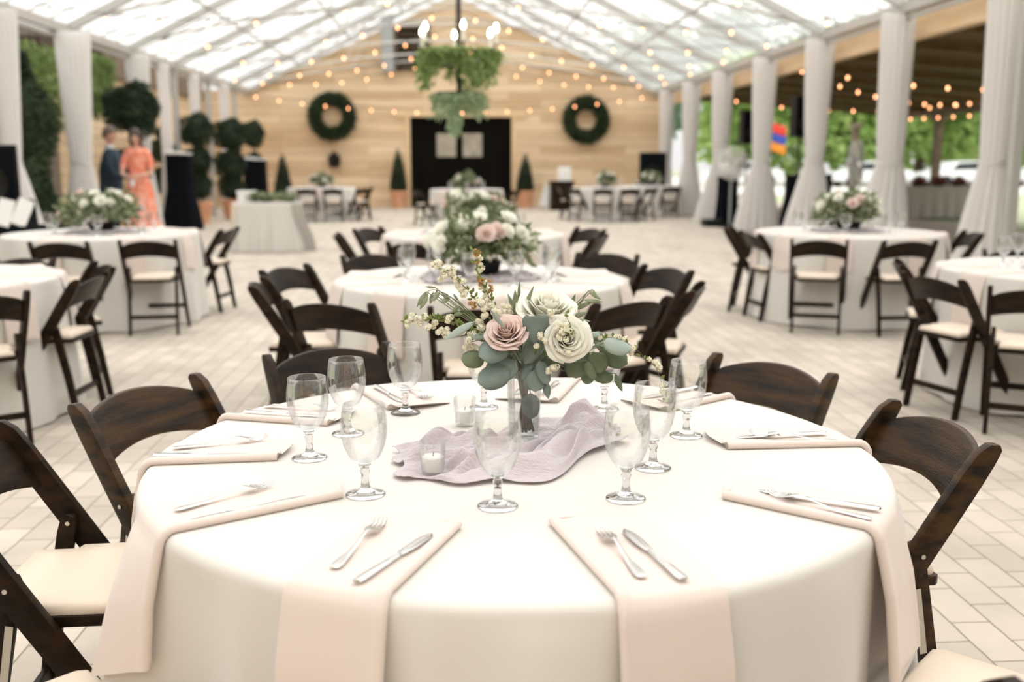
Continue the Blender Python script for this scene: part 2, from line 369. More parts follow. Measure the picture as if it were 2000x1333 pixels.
# wall of the lean-to beyond the tent corner
# ------------------------------------------------------------------ curtains
def make_curtain(wt, wm, wbm, ztop, ztie, dx=0, seed=0, dip=.12):
    rnd = random.Random(seed); ph = rnd.random()*6
    def prof(z):
        if z > ztie:
            t = (z-ztie)/(ztop-ztie); t2 = t**.75
            return wm+(wt-wm)*min(1, t2*1.05)
        t = (ztie-z)/ztie; return wm+(wbm-wm)*t**.8
    N = 120
    def fn(u, v):
        z = ztop*(1-v)+.02*v; W_ = prof(z)/2; a = 2*PI*u
        pl = math.sin(a*17+ph+1.5*math.sin(a*2+ph)+.6*math.sin(z*2.1))
        am = .10 if z > ztie else .13
        rx = W_*(1+am*pl); ry = (W_*.42)*(1+am*1.8*pl)
        cx = dx*max(0, (ztie-z)/ztie)**1.2
        return (cx+rx*math.cos(a), ry*math.sin(a), z)
    m = MB().grid(fn, N, 44, wrap=True)
    return m
curt = []
def curtain(x, y, wt, wm, wb_, dx, seed, side):
    r = empty('curtain', (x, y, 0), 0, None, 'curtain', 'white drapes along the %s side' % side)
    ztie = 1.36
    make_curtain(wt, wm, wb_, EZ-.12, ztie, dx, seed).build('drape', M['curtain'], r, angle=180)
    MB().lathe([(wm*.52, -.03), (wm*.545, 0), (wm*.52, .03)], 20).build('tie_back', M['curtain'], r, loc=(0, 0, ztie)).scale = (1, .5, 1)
    MB().tube([(-wt*.52, 0, EZ-.12), (wt*.52, 0, EZ-.12)], .018, 8).build('curtain_rod', M['alum'], r)
    return r
curtR = [curtain(x_, y_, *a) for x_, y_, a in [
    (6.02, 11.2, (.38, .28, .66, -.10, 1, 'right')), (6.02, 13.95, (.45, .34, .82, -.10, 2, 'right')), (6.02, 16.95, (.46, .28, .80, -.12, 3, 'right')),
    (6.02, 19.95, (.46, .30, .86, -.05, 4, 'right')), (6.02, 23.1, (.46, .30, .86, -.12, 5, 'right')), (6.02, 26.15, (.44, .3, .74, 0, 6, 'right')), (6.02, 29.2, (.40, .30, .45, 0, 7, 'right'))]]
curtL = [curtain(x_, y_, *a) for x_, y_, a in [
    (-5.95, 14.15, (.42, .24, .70, .1, 11, 'left')), (-5.85, 16.45, (.50, .30, .62, .02, 12, 'left')), (-5.95, 20.0, (.42, .26, .6, 0, 13, 'left')),
    (-5.98, 21.8, (.24, .2, .4, 0, 14, 'left')), (-5.98, 24.3, (.24, .2, .4, 0, 15, 'left')), (-5.98, 27.3, (.24, .2, .4, 0, 16, 'left'))]]
for i, o in enumerate(curtR):
    o['label'] = 'sheer white gathered curtain, %s of the row tied along the right side' % (['nearest', 'second nearest', 'third nearest', 'fourth nearest', 'third farthest', 'second farthest', 'farthest'][i])
for i, o in enumerate(curtL):
    o['label'] = 'sheer white gathered curtain, %s of the row along the left side' % (['nearest', 'second nearest', 'third nearest', 'fourth nearest', 'second farthest', 'farthest'][i])

# ------------------------------------------------------------------ foliage
def leaf_cloud(vol, n, size, seed, aspect=.5, droop=0):
    """n small bent leaves; vol(rnd) gives (point, outward direction)"""
    rnd = random.Random(seed); m = MB()
    for _ in range(n):
        p, nrm = vol(rnd); p = Vector(p)
        dirv = (Vector(nrm)+Vector((rnd.uniform(-1, 1), rnd.uniform(-1, 1), rnd.uniform(-1, 1)-droop))*.9).normalized()
        a = dirv.cross(Vector((rnd.uniform(-1, 1), rnd.uniform(-1, 1), rnd.uniform(-1, 1)))).normalized()
        s = size*rnd.uniform(.6, 1.3); wv = a*s*aspect*.5; up = dirv.cross(a)*s*.12
        m.add([p, p+dirv*s*.5+wv+up, p+dirv*s, p+dirv*s*.5-wv+up, p+dirv*s*.5-up], [(0, 1, 4), (1, 2, 4), (2, 3, 4), (3, 0, 4)])
    return m
def ball_vol(c, r, inner=.72, sq=1):
    c = Vector(c)
    def f(rnd):
        d = Vector((rnd.gauss(0, 1), rnd.gauss(0, 1), rnd.gauss(0, 1))).normalized()
        lump = 1+.10*math.sin(d.x*5+c.x*3)+.08*math.sin(d.z*6+d.y*4)
        q = r*lump*rnd.uniform(inner, 1)
        return c+Vector((d.x*q, d.y*q, d.z*q*sq)), d
    return f
def cone_vol(c, r, h, inner=.75):
    c = Vector(c)
    def f(rnd):
        t = 1-math.sqrt(rnd.random()); a = rnd.random()*2*PI
        q = r*(1-t)**.8*rnd.uniform(inner, 1)*(1.0 if t > .08 else .85); d = Vector((math.cos(a), math.sin(a), .5)).normalized()
        return c+Vector((math.cos(a)*q, math.sin(a)*q, t*h)), d
    return f
def pot(r, h, m, parent, rim=True):
    return MB().lathe([(r*.68, 0), (r*.92, h*.80), (r*.94, h*.82), (r*1.06, h*.82), (r*1.06, h), (r*.92, h), (r*.90, h*.86), (r*.3, h*.86)], 28).build('pot', m, parent)
def topiary(name, loc, balls, pot_r, pot_h, pot_m, leaf_m, label, seed=1, cone=None, n=2200, trunk=True, size=.07):
    r = empty(name, loc, 0, label, 'topiary')
    pot(pot_r, pot_h, pot_m, r)
    top = max([z+q for z, q in balls], default=pot_h)
    if cone: top = cone[0]+cone[2]
    MB().tube([(0, 0, pot_h*.8), (.01, 0, (pot_h+top)/2), (0, 0, top-.15)], [.03, .026, .012], 8).build('trunk', M['bark'], r)
    MB().lathe([(pot_r*.9, pot_h*.84), (pot_r*.5, pot_h*.89), (0.001, pot_h*.9)], 20).build('soil', M['soil'], r)
    for k, (z, q) in enumerate(balls):
        f = leaf_cloud(ball_vol((0, 0, z), q), int(n*(q/.4)**2)+300, size, seed+k)
        f.lathe([(q*.8*math.sin(PI*j/8), z-q*.8*math.cos(PI*j/8)) for j in range(9)], 14)
        f.build('foliage', leaf_m, r, smooth=False)
    if cone:
        z, q, h = cone
        f = leaf_cloud(cone_vol((0, 0, z), q, h), int(n*1.2), size, seed+9)
        f.lathe([(q*.1, z), (q*.72, z+h*.08), (q*.45, z+h*.5), (.01, z+h*.9)], 12).build('foliage', leaf_m, r, smooth=False)
    return r
topiary('cone_topiary', (-1.70, 30.75, 0), [], .27, .52, M['terra'], M['ev'], 'dark cone shaped evergreen in a terracotta pot left of the dark doorway', 21, cone=(.5, .26, 1.28), n=1800, size=.06)
topiary('cone_topiary', (2.10, 30.75, 0), [], .27, .52, M['terra'], M['ev'], 'dark cone shaped evergreen in a terracotta pot right of the dark doorway', 22, cone=(.5, .27, 1.12), n=1800, size=.06)
topiary('cone_topiary', (-5.05, 30.4, 0), [], .25, .45, M['terra'], M['ev'], 'small dark cone evergreen at the left end of the back wall', 23, cone=(.42, .27, 1.2), n=1600, size=.06)
topiary('ball_topiary', (-5.78, 19.0, 0), [(2.32, .46), (1.35, .30)], .24, .46, M['pot_grey'], M['ev'], 'large round ball topiary standing tall behind the woman in coral', 31, n=3000)
topiary('ball_topiary', (-6.3, 22.6, 0), [(1.62, .26), (2.0, .1), (.98, .3)], .22, .45, M['pot_grey'], M['ev2'], 'slim topiary with small pointed top in a grey pot right of the woman', 32, n=2200)
topiary('ball_topiary', (-5.75, 23.4, 0), [(2.08, .36), (1.40, .30), (.86, .28)], .27, .5, M['terra'], M['ev'], 'three ball topiary in a terracotta pot, right of the black draped stand', 33)
topiary('ball_topiary', (-5.35, 24.9, 0), [(2.02, .37), (1.32, .35), (.80, .3)], .28, .48, M['terra'], M['ev'], 'three ball topiary with dark full crown beside the second black stand', 34)
topiary('ball_topiary', (-5.35, 27.6, 0), [(2.1, .33), (1.3, .3)], .26, .5, M['terra'], M['ev'], 'two ball topiary nearest to the back wall corner on left', 35)
# tall dark evergreen and pots on the left
r = empty('evergreen_shrub', (-6.45, 15.6, 0), 0, 'tall dark green columnar shrub between the two nearest left curtains', 'shrub')
def col_vol(rnd):
    z = rnd.uniform(.1, 2.95); a = rnd.random()*2*PI; q = (.46+.10*math.sin(z*4))*(1 if z < 2.2 else max(.25, 1-(z-2.2)*.8))*rnd.uniform(.75, 1.05)
    return Vector((math.cos(a)*q, math.sin(a)*q, z)), Vector((math.cos(a), math.sin(a), .4))
cf = leaf_cloud(col_vol, 6500, .09, 41); cf.lathe([(.05, .1), (.36, .3), (.38, 2.1), (.15, 2.8), (.01, 2.85)], 14)
cf.build('foliage', M['ev2'], r, smooth=False); MB().tube([(0, 0, 0), (0, 0, 1.5)], .05, 8).build('trunk', M['bark'], r)
# fern greenery trailing from the left eave
def hang_vol(cx, cy, wx, wy, z0, z1):
    def f(rnd):
        u = rnd.uniform(-1, 1); v = rnd.uniform(-1, 1); dpt = (.45+.55*abs(math.sin(u*5+cx)))*rnd.random()
        return Vector((cx+u*wx, cy+v*wy, z0-(z0-z1)*dpt)), Vector((0, 0, -1))
    return f
for (cx, cy, wx, wy, z0, z1, lab) in [(-7.0, 17.5, .42, 1.0, 3.3, 1.9, 'bright green trailing fern hanging between the two nearest left curtains'),
                                      (-6.6, 19.3, .3, .6, 3.3, 2.2, 'bright green trailing fern hanging right of the second left curtain')]:
    r = empty('hanging_fern', (cx, cy, z0), 0, lab, 'plant')
    leaf_cloud(hang_vol(0, 0, wx, wy, 0, z1-z0), 2600, .12, int(cx*100), .35, 1.2).build('foliage', M['fern'], r, smooth=False)
    MB().box((0, 0, .02), (wx*1.6, .28, .16)).build('planter', M['bark'], r, smooth=False)
    MB().tube([(-wx*.5, 0, .08), (-wx*.5, 0, .22)], .008, 5).tube([(wx*.5, 0, .08), (wx*.5, 0, .22)], .008, 5).build('hanger', M['black_metal'], r)
# wreaths
for i, (x, z, lab) in enumerate([(-3.66, 2.70, 'round green wreath on the pine wall left of the doorway'), (3.97, 2.62, 'round green wreath on the pine wall right of the doorway')]):
    r = empty('wreath', (x, YB-.14, z), 0, lab, 'wreath')
    def wv(rnd):
        a = rnd.random()*2*PI; b = rnd.random()*2*PI; q = .15*rnd.uniform(.6, 1.1)
        d = Vector((math.cos(a)*math.cos(b), -abs(math.sin(b))*.8, math.sin(a)*math.cos(b)))
        return Vector((math.cos(a)*.52, 0, math.sin(a)*.52))+d*q, d+Vector((-math.sin(a), 0, math.cos(a)))*.6
    m_ = leaf_cloud(wv, 3800, .10, 50+i); m_.tube([(math.cos(t*PI/16)*.52, 0, math.sin(t*PI/16)*.52) for t in range(33)], .11, 8)
    m_.build('foliage', M['ev2'], r, smooth=False)
    MB().tube([(math.cos(t*PI/16)*.52, .1, math.sin(t*PI/16)*.52) for t in range(33)], .02, 6).build('hoop', M['black_metal'], r)

# louvred vent and duct on the gable, wall lantern
r = empty('louvre_vent', (-1.22, YB, 4.72), 0, 'dark louvred vent with open slats high on the pine gable', 'vent')
MB().box((0, -.03, 0), (1.0, .06, 1.32)).build('backing', M['door'], r, smooth=False)
lf = MB()
for sx_ in (-1, 1): lf.box((sx_*.49, -.08, 0), (.05, .12, 1.34))
for sz in (-1, 1): lf.box((0, -.08, sz*.66), (1.0, .12, .05))
lf.build('vent_frame', M['post_wood'], r, smooth=False)
for k in range(7): MB().box((0, -.09, -.54+k*.18), (.93, .13, .02), Matrix.Rotation(math.radians(-35), 3, 'X')).build('slat', M['post_wood'], r, smooth=False)
r = empty('ventilation_duct', (-1.95, YB-.25, 4.8), 0, 'grey metal duct box mounted upright left of the dark vent', 'duct')
MB().box((0, 0, 0), (.34, .4, 1.5)).build('duct_body', M['grey2'], r, smooth=False, bevel=.02)
MB().box((0, 0, .78), (.4, .46, .05)).box((0, 0, -.78), (.4, .46, .05)).build('flange', M['grey'], r, smooth=False, bevel=.006)
r = empty('wall_lantern', (-3.63, YB-.16, 1.2), 0, 'small black lantern on the pine wall below the left wreath', 'lantern')
MB().lathe([(.10, 0), (.16, .02), (.19, .30), (.22, .31), (.04, .44), (.02, .50)], 6).build('lantern_body', M['black_metal'], r, smooth=False)
MB().tube([(0, .0, .44), (0, .08, .50), (0, .15, .36)], .015, 6).build('bracket', M['black_metal'], r)

# ------------------------------------------------------------------ chandelier
CHX, CHY = .065, 14.6
r = empty('chandelier', (CHX, CHY, 0), 0, 'two tier black chandelier wrapped in trailing greenery with candle bulbs', 'chandelier')
MB().tube([(0, 0, 2.15), (0, 0, 6.4)], .035, 10).lathe([(.01, 6.2), (.1, 6.28), (.1, 6.42)], 16).build('stem_pole', M['black_metal'], r)
ring = lambda R_, z: [(R_*math.cos(t*PI/20), R_*math.sin(t*PI/20), z) for t in range(41)]
rm = MB().tube(ring(.50, 2.86), .02, 6).tube(ring(.31, 2.32), .02, 6)
for k in range(6):
    a = k*PI/3+.63; rm.tube([(0, 0, 2.75), (.25*math.cos(a), .25*math.sin(a), 2.70), (.50*math.cos(a), .50*math.sin(a), 2.86), (.56*math.cos(a), .56*math.sin(a), 2.98)], .012, 6)
    rm.tube([(0, 0, 2.22), (.31*math.cos(a), .31*math.sin(a), 2.32)], .012, 6)
rm.build('arm_frame', M['black_metal'], r)
for k in range(6):
    a = k*PI/3+.63; cx, cy = .56*math.cos(a), .56*math.sin(a)
    c_ = MB().lathe([(.05, 2.98), (.055, 3.0), (.02, 3.0), (.02, 3.13), (.015, 3.135)], 12, (cx, cy, 0)).build('candle', M['candle'], r)
    MB().lathe([(.012, 3.13), (.026, 3.165), (.024, 3.195), (.004, 3.245)], 12, (cx, cy, 0)).build('bulb', M['bulb_hot'], c_)
def ringvol(R_, z, hang, thick=.10):
    def f(rnd):
        a = rnd.random()*2*PI; hh = hang*(.22+.78*abs(math.sin(a*1.5+z))**1.5)*rnd.random()**1.3
        return Vector((math.cos(a)*R_+rnd.gauss(0, thick*.5), math.sin(a)*R_+rnd.gauss(0, thick*.5), z+.07-hh)), Vector((math.cos(a)*.5, math.sin(a)*.5, -.6))
    return f
leaf_cloud(ringvol(.48, 2.86, .55), 3000, .085, 61, .4, .6).build('greenery', M['fern'], r, smooth=False)
g2 = leaf_cloud(ringvol(.29, 2.27, .36), 1200, .085, 62, .4, .6)
tl = leaf_cloud(lambda rnd: (Vector((-.07+rnd.gauss(0, .035), -.3, 2.2-rnd.random()*.42)), Vector((0, 0, -1))), 420, .08, 63, .4, .6)
g2.add(tl.v, tl.f); g2.build('greenery', M['fern2'], r, smooth=False)

# ------------------------------------------------------------------ string lights
def string_light(a, b, sag, n, label, group, drop=.06, mid=None, col='bulb'):
    a, b = Vector(a), Vector(b)
    r = empty('string_light', a, 0, label, 'string light', group)
    pts = []
    N = n*3
    for i in range(N+1):
        t = i/N; p = a.lerp(b, t); p.z -= sag*4*t*(1-t)
        if mid is not None: p.z += mid*(1-abs(2*t-1))
        pts.append(p-a)
    MB().tube(pts, .006, 4).build('cord', M['black'], r)
    base = None
    for i in range(n):
        p = pts[i*3+1]
        if base is None:
            s_ = MB().tube([(0, 0, .005), (0, 0, -drop+.01)], .014, 6).build('socket', M['black'], r, loc=p)
            b_ = MB().lathe([(.008, -drop+.012), (.022, -drop-.012), (.027, -drop-.032), (.018, -drop-.055), (.003, -drop-.062)], 10).build('bulb', M[col], s_)
            base = (s_, b_)
        else:
            s_ = base[0].copy(); C.objects.link(s_); s_.location = p
            b_ = base[1].copy(); C.objects.link(b_); b_.parent = s_
    return r
ys = [12.2, 15.3, 18.4, 21.5, 24.6, 27.7, 30.4]
G1 = 'string lights zigzagging under the clear roof'
sides = [('from left eave', 'to the ridge'), ('from right eave', 'to the ridge')]
nth = ['nearest', 'second nearest', 'third nearest', 'fourth nearest', 'fifth nearest', 'farthest']
for i in range(6):
    y0, y1 = ys[i], ys[i+1]
    za = 4.15
    string_light((-6.0, y0, 3.6), (0, y1, za+.35), .42, 9, 'string of warm bulbs from left eave under clear roof, %s of six' % nth[i], G1)
    string_light((6.0, y0+.6, 3.6), (0, y1+.3, za+.35), .42, 9, 'string of warm bulbs from right eave under clear roof, %s of six' % nth[i], G1)
string_light((-6.0, 30.6, 3.35), (6.0, 30.6, 3.4), .50, 18, 'string of warm bulbs sagging right across the pine back wall', G1)
G2 = 'string lights under the dark lean-to ceiling'
for i, (a, b, s, n, l) in enumerate([((6.8, 12.5, 3.35), (13.2, 17.0, 2.95), .30, 12, 'nearest string of amber bulbs under the dark plank ceiling'),
                              ((13.2, 17.0, 2.95), (6.8, 20.5, 3.3), .35, 12, 'second nearest string of amber bulbs under the dark plank ceiling'),
                              ((6.8, 20.5, 3.3), (13.2, 24.8, 2.95), .35, 12, 'middle string of amber bulbs under the dark plank ceiling'),
                              ((13.2, 24.8, 2.95), (6.8, 28.5, 3.3), .35, 12, 'string of amber bulbs under plank ceiling running toward the back wall'),
                              ((13.3, 12.0, 2.72), (13.3, 31.0, 2.72), .12, 22, 'string of amber bulbs along the far edge of the plank ceiling')]):
    string_light(a, b, s, n, l, G2)
# ------------------------------------------------------------------ folding chair (origin on the floor, faces +Y)
def make_chair(wood, bolts=False):
    r = empty('folding_chair', (0, 0, 0))
    def post_y(z): return -.215+.435*(.70-z)/.70
    def strip(cl, wd):
        L, R_ = [], []
        for i, (y, z) in enumerate(cl):
            a = cl[max(i-1, 0)]; b = cl[min(i+1, len(cl)-1)]; d = Vector((b[0]-a[0], b[1]-a[1])).normalized(); n_ = Vector((-d.y, d.x))
            L.append((y+n_.x*wd[i]/2, z+n_.y*wd[i]/2)); R_.append((y-n_.x*wd[i]/2, z-n_.y*wd[i]/2))
        return L+R_[::-1]
    cl = [(.222, .0), (post_y(.2), .2), (post_y(.45), .45), (post_y(.62), .62), (post_y(.70), .70), (-.243, .743), (-.262, .762), (-.276, .768)]
    poly = strip(cl, [.050, .054, .058, .058, .056, .05, .036, .014])
    poly[0] = (poly[0][0], .0); poly[-1] = (poly[-1][0], .0)
    for s in (-1, 1):
        MB().prism(poly, 'x', s*.212-.0125, s*.212+.0125).build('leg', wood, r, bevel=.003, angle=35)
    def leg_poly():
        cl = [(-.205, 0), (-.165, .25), (-.116, .50), (-.108, .533), (-.104, .545)]
        return strip(cl, [.034, .040, .042, .036, .018])
    lp = leg_poly(); lp[0] = (lp[0][0], 0); lp[-1] = (lp[-1][0], 0)
    for s in (-1, 1):
        MB().prism(lp, 'x', s*.184-.0115, s*.184+.0115).build('leg', wood, r, bevel=.003, angle=35)
    # curved back board, arched above and below
    N = 17
    def bk(u, v, off):
        x = -.2+.4*u; q = 1-(x/.2)**2
        zl = .612+.030*q; zh = .722+.045*q**.8; z = zl+(zh-zl)*v
        return Vector((x, post_y(.67)-.006-.032*q-(z-.67)*.55+off, z))
    m = MB(); vs = []; fs = []
    for off in (0, -.016):
        vs += [bk(i/(N-1), j/5, off) for j in range(6) for i in range(N)]
    K = 6*N
    for j in range(5):
        for i in range(N-1):
            a = j*N+i; fs += [(a, a+1, a+N+1, a+N), (K+a, K+a+N, K+a+N+1, K+a+1)]
    for i in range(N-1): fs += [(i, K+i, K+i+1, i+1), (5*N+i, 5*N+i+1, K+5*N+i+1, K+5*N+i)]
    for j in range(5): fs += [(j*N, (j+1)*N, K+(j+1)*N, K+j*N), (j*N+N-1, K+j*N+N-1, K+(j+1)*N+N-1, (j+1)*N+N-1)]
    m.add(vs, fs).build('backrest', wood, r, bevel=.003, angle=50)
    seat = [(-.150, -.195), (.150, -.195), (.158, -.185), (.158, -.088), (.187, -.08), (.190, .195), (.178, .21), (-.178, .21), (-.190, .195), (-.187, -.08), (-.158, -.088), (-.158, -.185)]
    MB().prism(seat, 'z', .425, .449).build('seat_frame', wood, r, bevel=.003)
    m = MB(); outline = [Vector((x*.955, (y-.005)*.955+.005)) for x, y in seat]
    rings = [(1, .449), (1.005, .458), (.985, .468), (.93, .474), (.6, .478), (.02, .479)]
    vs = [(p.x*k, p.y*k, z) for k, z in rings for p in outline]; n = len(outline)
    m.add(vs, [(i*n+k, i*n+(k+1) % n, (i+1)*n+(k+1) % n, (i+1)*n+k) for i in range(len(rings)-1) for k in range(n)]+[tuple(range(n))[::-1], tuple((len(rings)-1)*n+k for k in range(n))])
    m.build('seat', M['pad'], r, angle=60)
    MB().box((0, post_y(.20)+.004, .20), (.40, .018, .034)).build('stretcher', wood, r, bevel=.003)
    MB().box((0, -.181, .145), (.346, .018, .034)).build('stretcher', wood, r, bevel=.003)
    if bolts:
        for s in (-1, 1):
            MB().tube([(s*.1665, -.108, .527), (s*.229, -.108, .527)], .0055, 8).build('bolt', M['bolt'], r)
            MB().tube([(s*.218, .02, .315), (s*.2285, .02, .315)], .005, 8).build('bolt', M['bolt'], r)
            MB().box((s*.1985, -.13, .36), (.003, .016, .16), Matrix.Rotation(-.17, 3, 'X')).build('hinge_strap', M['bolt'], r, smooth=False)
    return remember(r)
chair_a = make_chair(M['walnut']); chair_b = make_chair(M['walnut2'], True); chair_c = make_chair(M['walnut'], True)
used = set()
def place_chair(tx, ty, face, worn=None):
    """tx,ty: where the top of the back stands; face: heading in degrees"""
    src = chair_a if worn is None else chair_b if worn else chair_c
    a = math.radians(face); ox, oy = tx+.245*math.cos(a), ty+.245*math.sin(a)
    rz = a-PI/2
    if src.name not in used:
        used.add(src.name); src.location = (ox, oy, .001); src.rotation_euler = (0, 0, rz); o = src
    else: o = dup(src, (ox, oy, .001), rz)
    o['category'] = 'chair'
    return o

# ------------------------------------------------------------------ tablecloths
ZT = .765; RHO = .020
def fold(th, seed, amp):
    rnd = random.Random(seed); s = 0
    for k, a in ((5, .35), (8, .5), (11, .55), (17, .3), (23, .15)): s += a*math.sin(k*th+rnd.random()*6.28)
    rg = (1-abs(math.sin(6.5*th+seed+.8*math.sin(2*th+seed))))**2+.7*(1-abs(math.sin(4.5*th+seed*2+.9*math.sin(3*th))))**2.5
    return s*amp*.6+amp*.62*(rg-.35)
AMP = {11: .095}
def cloth_r(th, depth, R, seed, amp=.040, flare=.045):
    t = max(0, depth)/.745
    return R+RHO+flare*t**.8+fold(th, seed, amp)*t**.6
def cloth_mesh(c, R, seed, amp=.040, flare=.045, n=280, bottom=.012):
    amp = AMP.get(seed, amp)
    rows = [(0, 0)]+[('f', k) for k in (.3, .6, .85, .97, 1.0)]+[('a', k) for k in (.25, .5, .75, 1.0)]+[('d', k) for k in (.03, .07, .12, .19, .28, .38, .5, .62, .75, .88, 1.0)]
    m = MB(); vs = []
    for kind, k in rows:
        for i in range(n):
            th = 2*PI*i/n
            if kind == 0: r_, z = .001, ZT
            elif kind == 'f': r_, z = R*k, ZT
            elif kind == 'a': r_, z = R+RHO*math.sin(k*PI/2), ZT-RHO*(1-math.cos(k*PI/2))
            else:
                dep = RHO+(ZT-RHO-bottom)*k; r_, z = cloth_r(th, dep-RHO, R, seed, amp, flare), ZT-dep
                z += .006*math.sin(th*9+seed)*k
                z = max(z, .008)
            vs.append((c[0]+r_*math.cos(th), c[1]+r_*math.sin(th), z))
    m.add(vs, [(j*n+i, j*n+(i+1) % n, (j+1)*n+(i+1) % n, (j+1)*n+i) for j in range(len(rows)-1) for i in range(n)])
    return m
def round_table(c, R, seed, phrase):
    r = empty('round_table', (c[0], c[1], 0), 0, 'round banquet table hidden under the cloth of %s' % phrase, 'table', 'round banquet tables')
    MB().lathe([(0.001, ZT-.035), (R-.012, ZT-.035), (R-.006, ZT-.018), (R-.012, ZT-.006), (0.001, ZT-.006)], 48).build('tabletop', M['beam'], r)
    for sx_, sy in ((-.4, -.4), (.4, -.4), (-.4, .4), (.4, .4)):
        MB().tube([(sx_, sy, .0), (sx_*.9, sy*.9, ZT-.035)], .014, 8).build('leg', M['black_metal'], r)
    cl = cloth_mesh(c, R, seed).build('tablecloth', M['cloth'], angle=180)
    return tag(cl, 'white floor length cloth on %s' % phrase, 'tablecloth', 'white tablecloths on round tables')

# ------------------------------------------------------------------ napkins
def napkin(c, R, seed, pin, ang, w, drop, roll, lift=.010, wave=0):
    """pin: inner end centre; ang: heading outward; hangs over the rim by drop. roll = +1/-1 side of the rolled fold"""
    d = Vector((math.cos(ang), math.sin(ang))); sdv = Vector((-d.y, d.x)); cc = Vector(c[:2]); rnd = random.Random(seed*7+int(ang*50))
    sec = [(-.5, .001), (-.502, .0035), (-.2, .0045), (.1, .0045), (.36, .006), (.42, .012), (.47, .017), (.51, .014), (.525, .007), (.50, .001)]
    sec = [(a*w*roll, h) for a, h in sec]
    S = [0, .004, .012, .03, .06, .10, .15, .20, .25]
    nu_t = len(S); N2 = 26
    ph = rnd.random()*6
    def path(v, h, k):
        base = Vector(pin[:2])+sdv*v-cc
        b = base.dot(d); s0 = -b+math.sqrt(max(1e-6, b*b-base.dot(base)+R*R))
        if k < nu_t:
            s = S[k]/.25*min(s0, 9) if k else 0
            s = s0*k/(nu_t) if k > 3 else S[k]
            e = math.exp(-(s/.07)**2)*lift*(.5+.5*math.cos(v/w*2*PI*.9))
            hh = h+e
            p = cc+base+d*s
            # inner edge is gently wavy
            if k < 4: p -= d*(.014*math.cos(v/w*PI*1.6)*(1-k/4))
            return (p.x, p.y, ZT+hh)
        q = (k-nu_t)/(N2-1); L = drop+.012*math.sin(v/w*5+ph)
        q_len = q**1.15*L
        p0 = base+d*s0; rad = p0.normalized(); th = math.atan2(rad.y, rad.x)
        if q_len < RHO*PI/2:
            f = q_len/RHO; rr = R+(RHO+h)*math.sin(f); z = ZT+.0-(RHO)*(1-math.cos(f))+h*math.cos(f)
        else:
            dep = RHO+q_len-RHO*PI/2; z = ZT-dep
            rr = R+RHO+h+.045*((dep-RHO)/.745)**.8+max(0, fold(th, seed, AMP.get(seed, .040)))*((dep-RHO)/.745)**.6+.012*min(1, (dep-RHO)/.1)+.006*math.sin(v/w*7+ph)*min(1, (dep-RHO)/.2)+(dep-RHO)*wave
            # let the cloth narrow a little as it hangs
        p = rad*rr
        return (cc.x+p.x, cc.y+p.y, z)
    m = MB(); n = len(sec); K = nu_t+N2
    vs = [path(v, h, k) for k in range(K) for v, h in sec]
    fs = [(k*n+i, k*n+(i+1) % n, (k+1)*n+(i+1) % n, (k+1)*n+i) for k in range(K-1) for i in range(n)]
    fs += [tuple(range(n)), tuple((K-1)*n+i for i in range(n))[::-1]]
    o = m.add(vs, fs).build('napkin', M['napkin'], angle=70)
    o['category'] = 'napkin'; o['_c'] = 0; del o['_c']
    return o, Vector((pin[0], pin[1], ZT))+Vector((d.x, d.y, 0))*.15

# ------------------------------------------------------------------ goblet, votive, cutlery
solid_glass = bpy.data.materials.new('solid_glass'); solid_glass.use_nodes = True
_b = solid_glass.node_tree.nodes['Principled BSDF']; _b.inputs['Transmission Weight'].default_value = 1; _b.inputs['Roughness'].default_value = .0; _b.inputs['IOR'].default_value = 1.34
def make_goblet():
    r = empty('water_goblet', (0, 0, 0))
    out = [(.012, .060), (.020, .064), (.030, .076), (.0385, .095), (.0432, .115), (.0445, .130), (.0435, .147), (.0412, .163), (.0398, .176)]
    inn = [(a-.0013, z) for a, z in out[::-1]][0:-2]+[(.016, .0665), (.001, .0645)]
    MB().lathe([(.001, .060)]+out+[(.0392, .1768)]+inn, 40, close=False).build('bowl', M['glass'], r, angle=180)
    st = [(.001, 0), (.036, 0), (.0372, .0015), (.036, .003), (.025, .0055), (.013, .010), (.0085, .018), (.0072, .028), (.0074, .040), (.0098, .047), (.0075, .051), (.0098, .055), (.0125, .0597), (.001, .0597)]
    MB().lathe(st, 32, close=False).build('stem', solid_glass, r, angle=60)
    return remember(r)
goblet = make_goblet(); goblet_used = []
def place_goblet(x, y):
    if not goblet_used: goblet.location = (x, y, ZT+.0008); o = goblet
    else: o = dup(goblet, (x, y, ZT+.0008))
    goblet_used.append(o); o['category'] = 'glass'; return o
def make_votive():
    r = empty('votive_candle', (0, 0, 0))
    MB().lathe([(.001, 0), (.022, 0), (.0235, .003), (.0275, .066), (.0262, .066), (.0225, .006), (.001, .006)], 32, close=False).build('candle_glass', M['glass'], r)
    w_ = MB().lathe([(.001, .0065), (.0205, .0065), (.0222, .034), (.019, .0365), (.001, .035)], 28, close=False).build('wax', M['frost'], r)
    MB().tube([(0, 0, .034), (.001, 0, .043)], .0007, 5).build('wick', M['black'], w_)
    return remember(r)
votive = make_votive(); votive_used = []
def place_votive(x, y):
    if not votive_used: votive.location = (x, y, ZT+.004); o = votive
    else: o = dup(votive, (x, y, ZT+.004))
    votive_used.append(o); o['category'] = 'candle'; return o
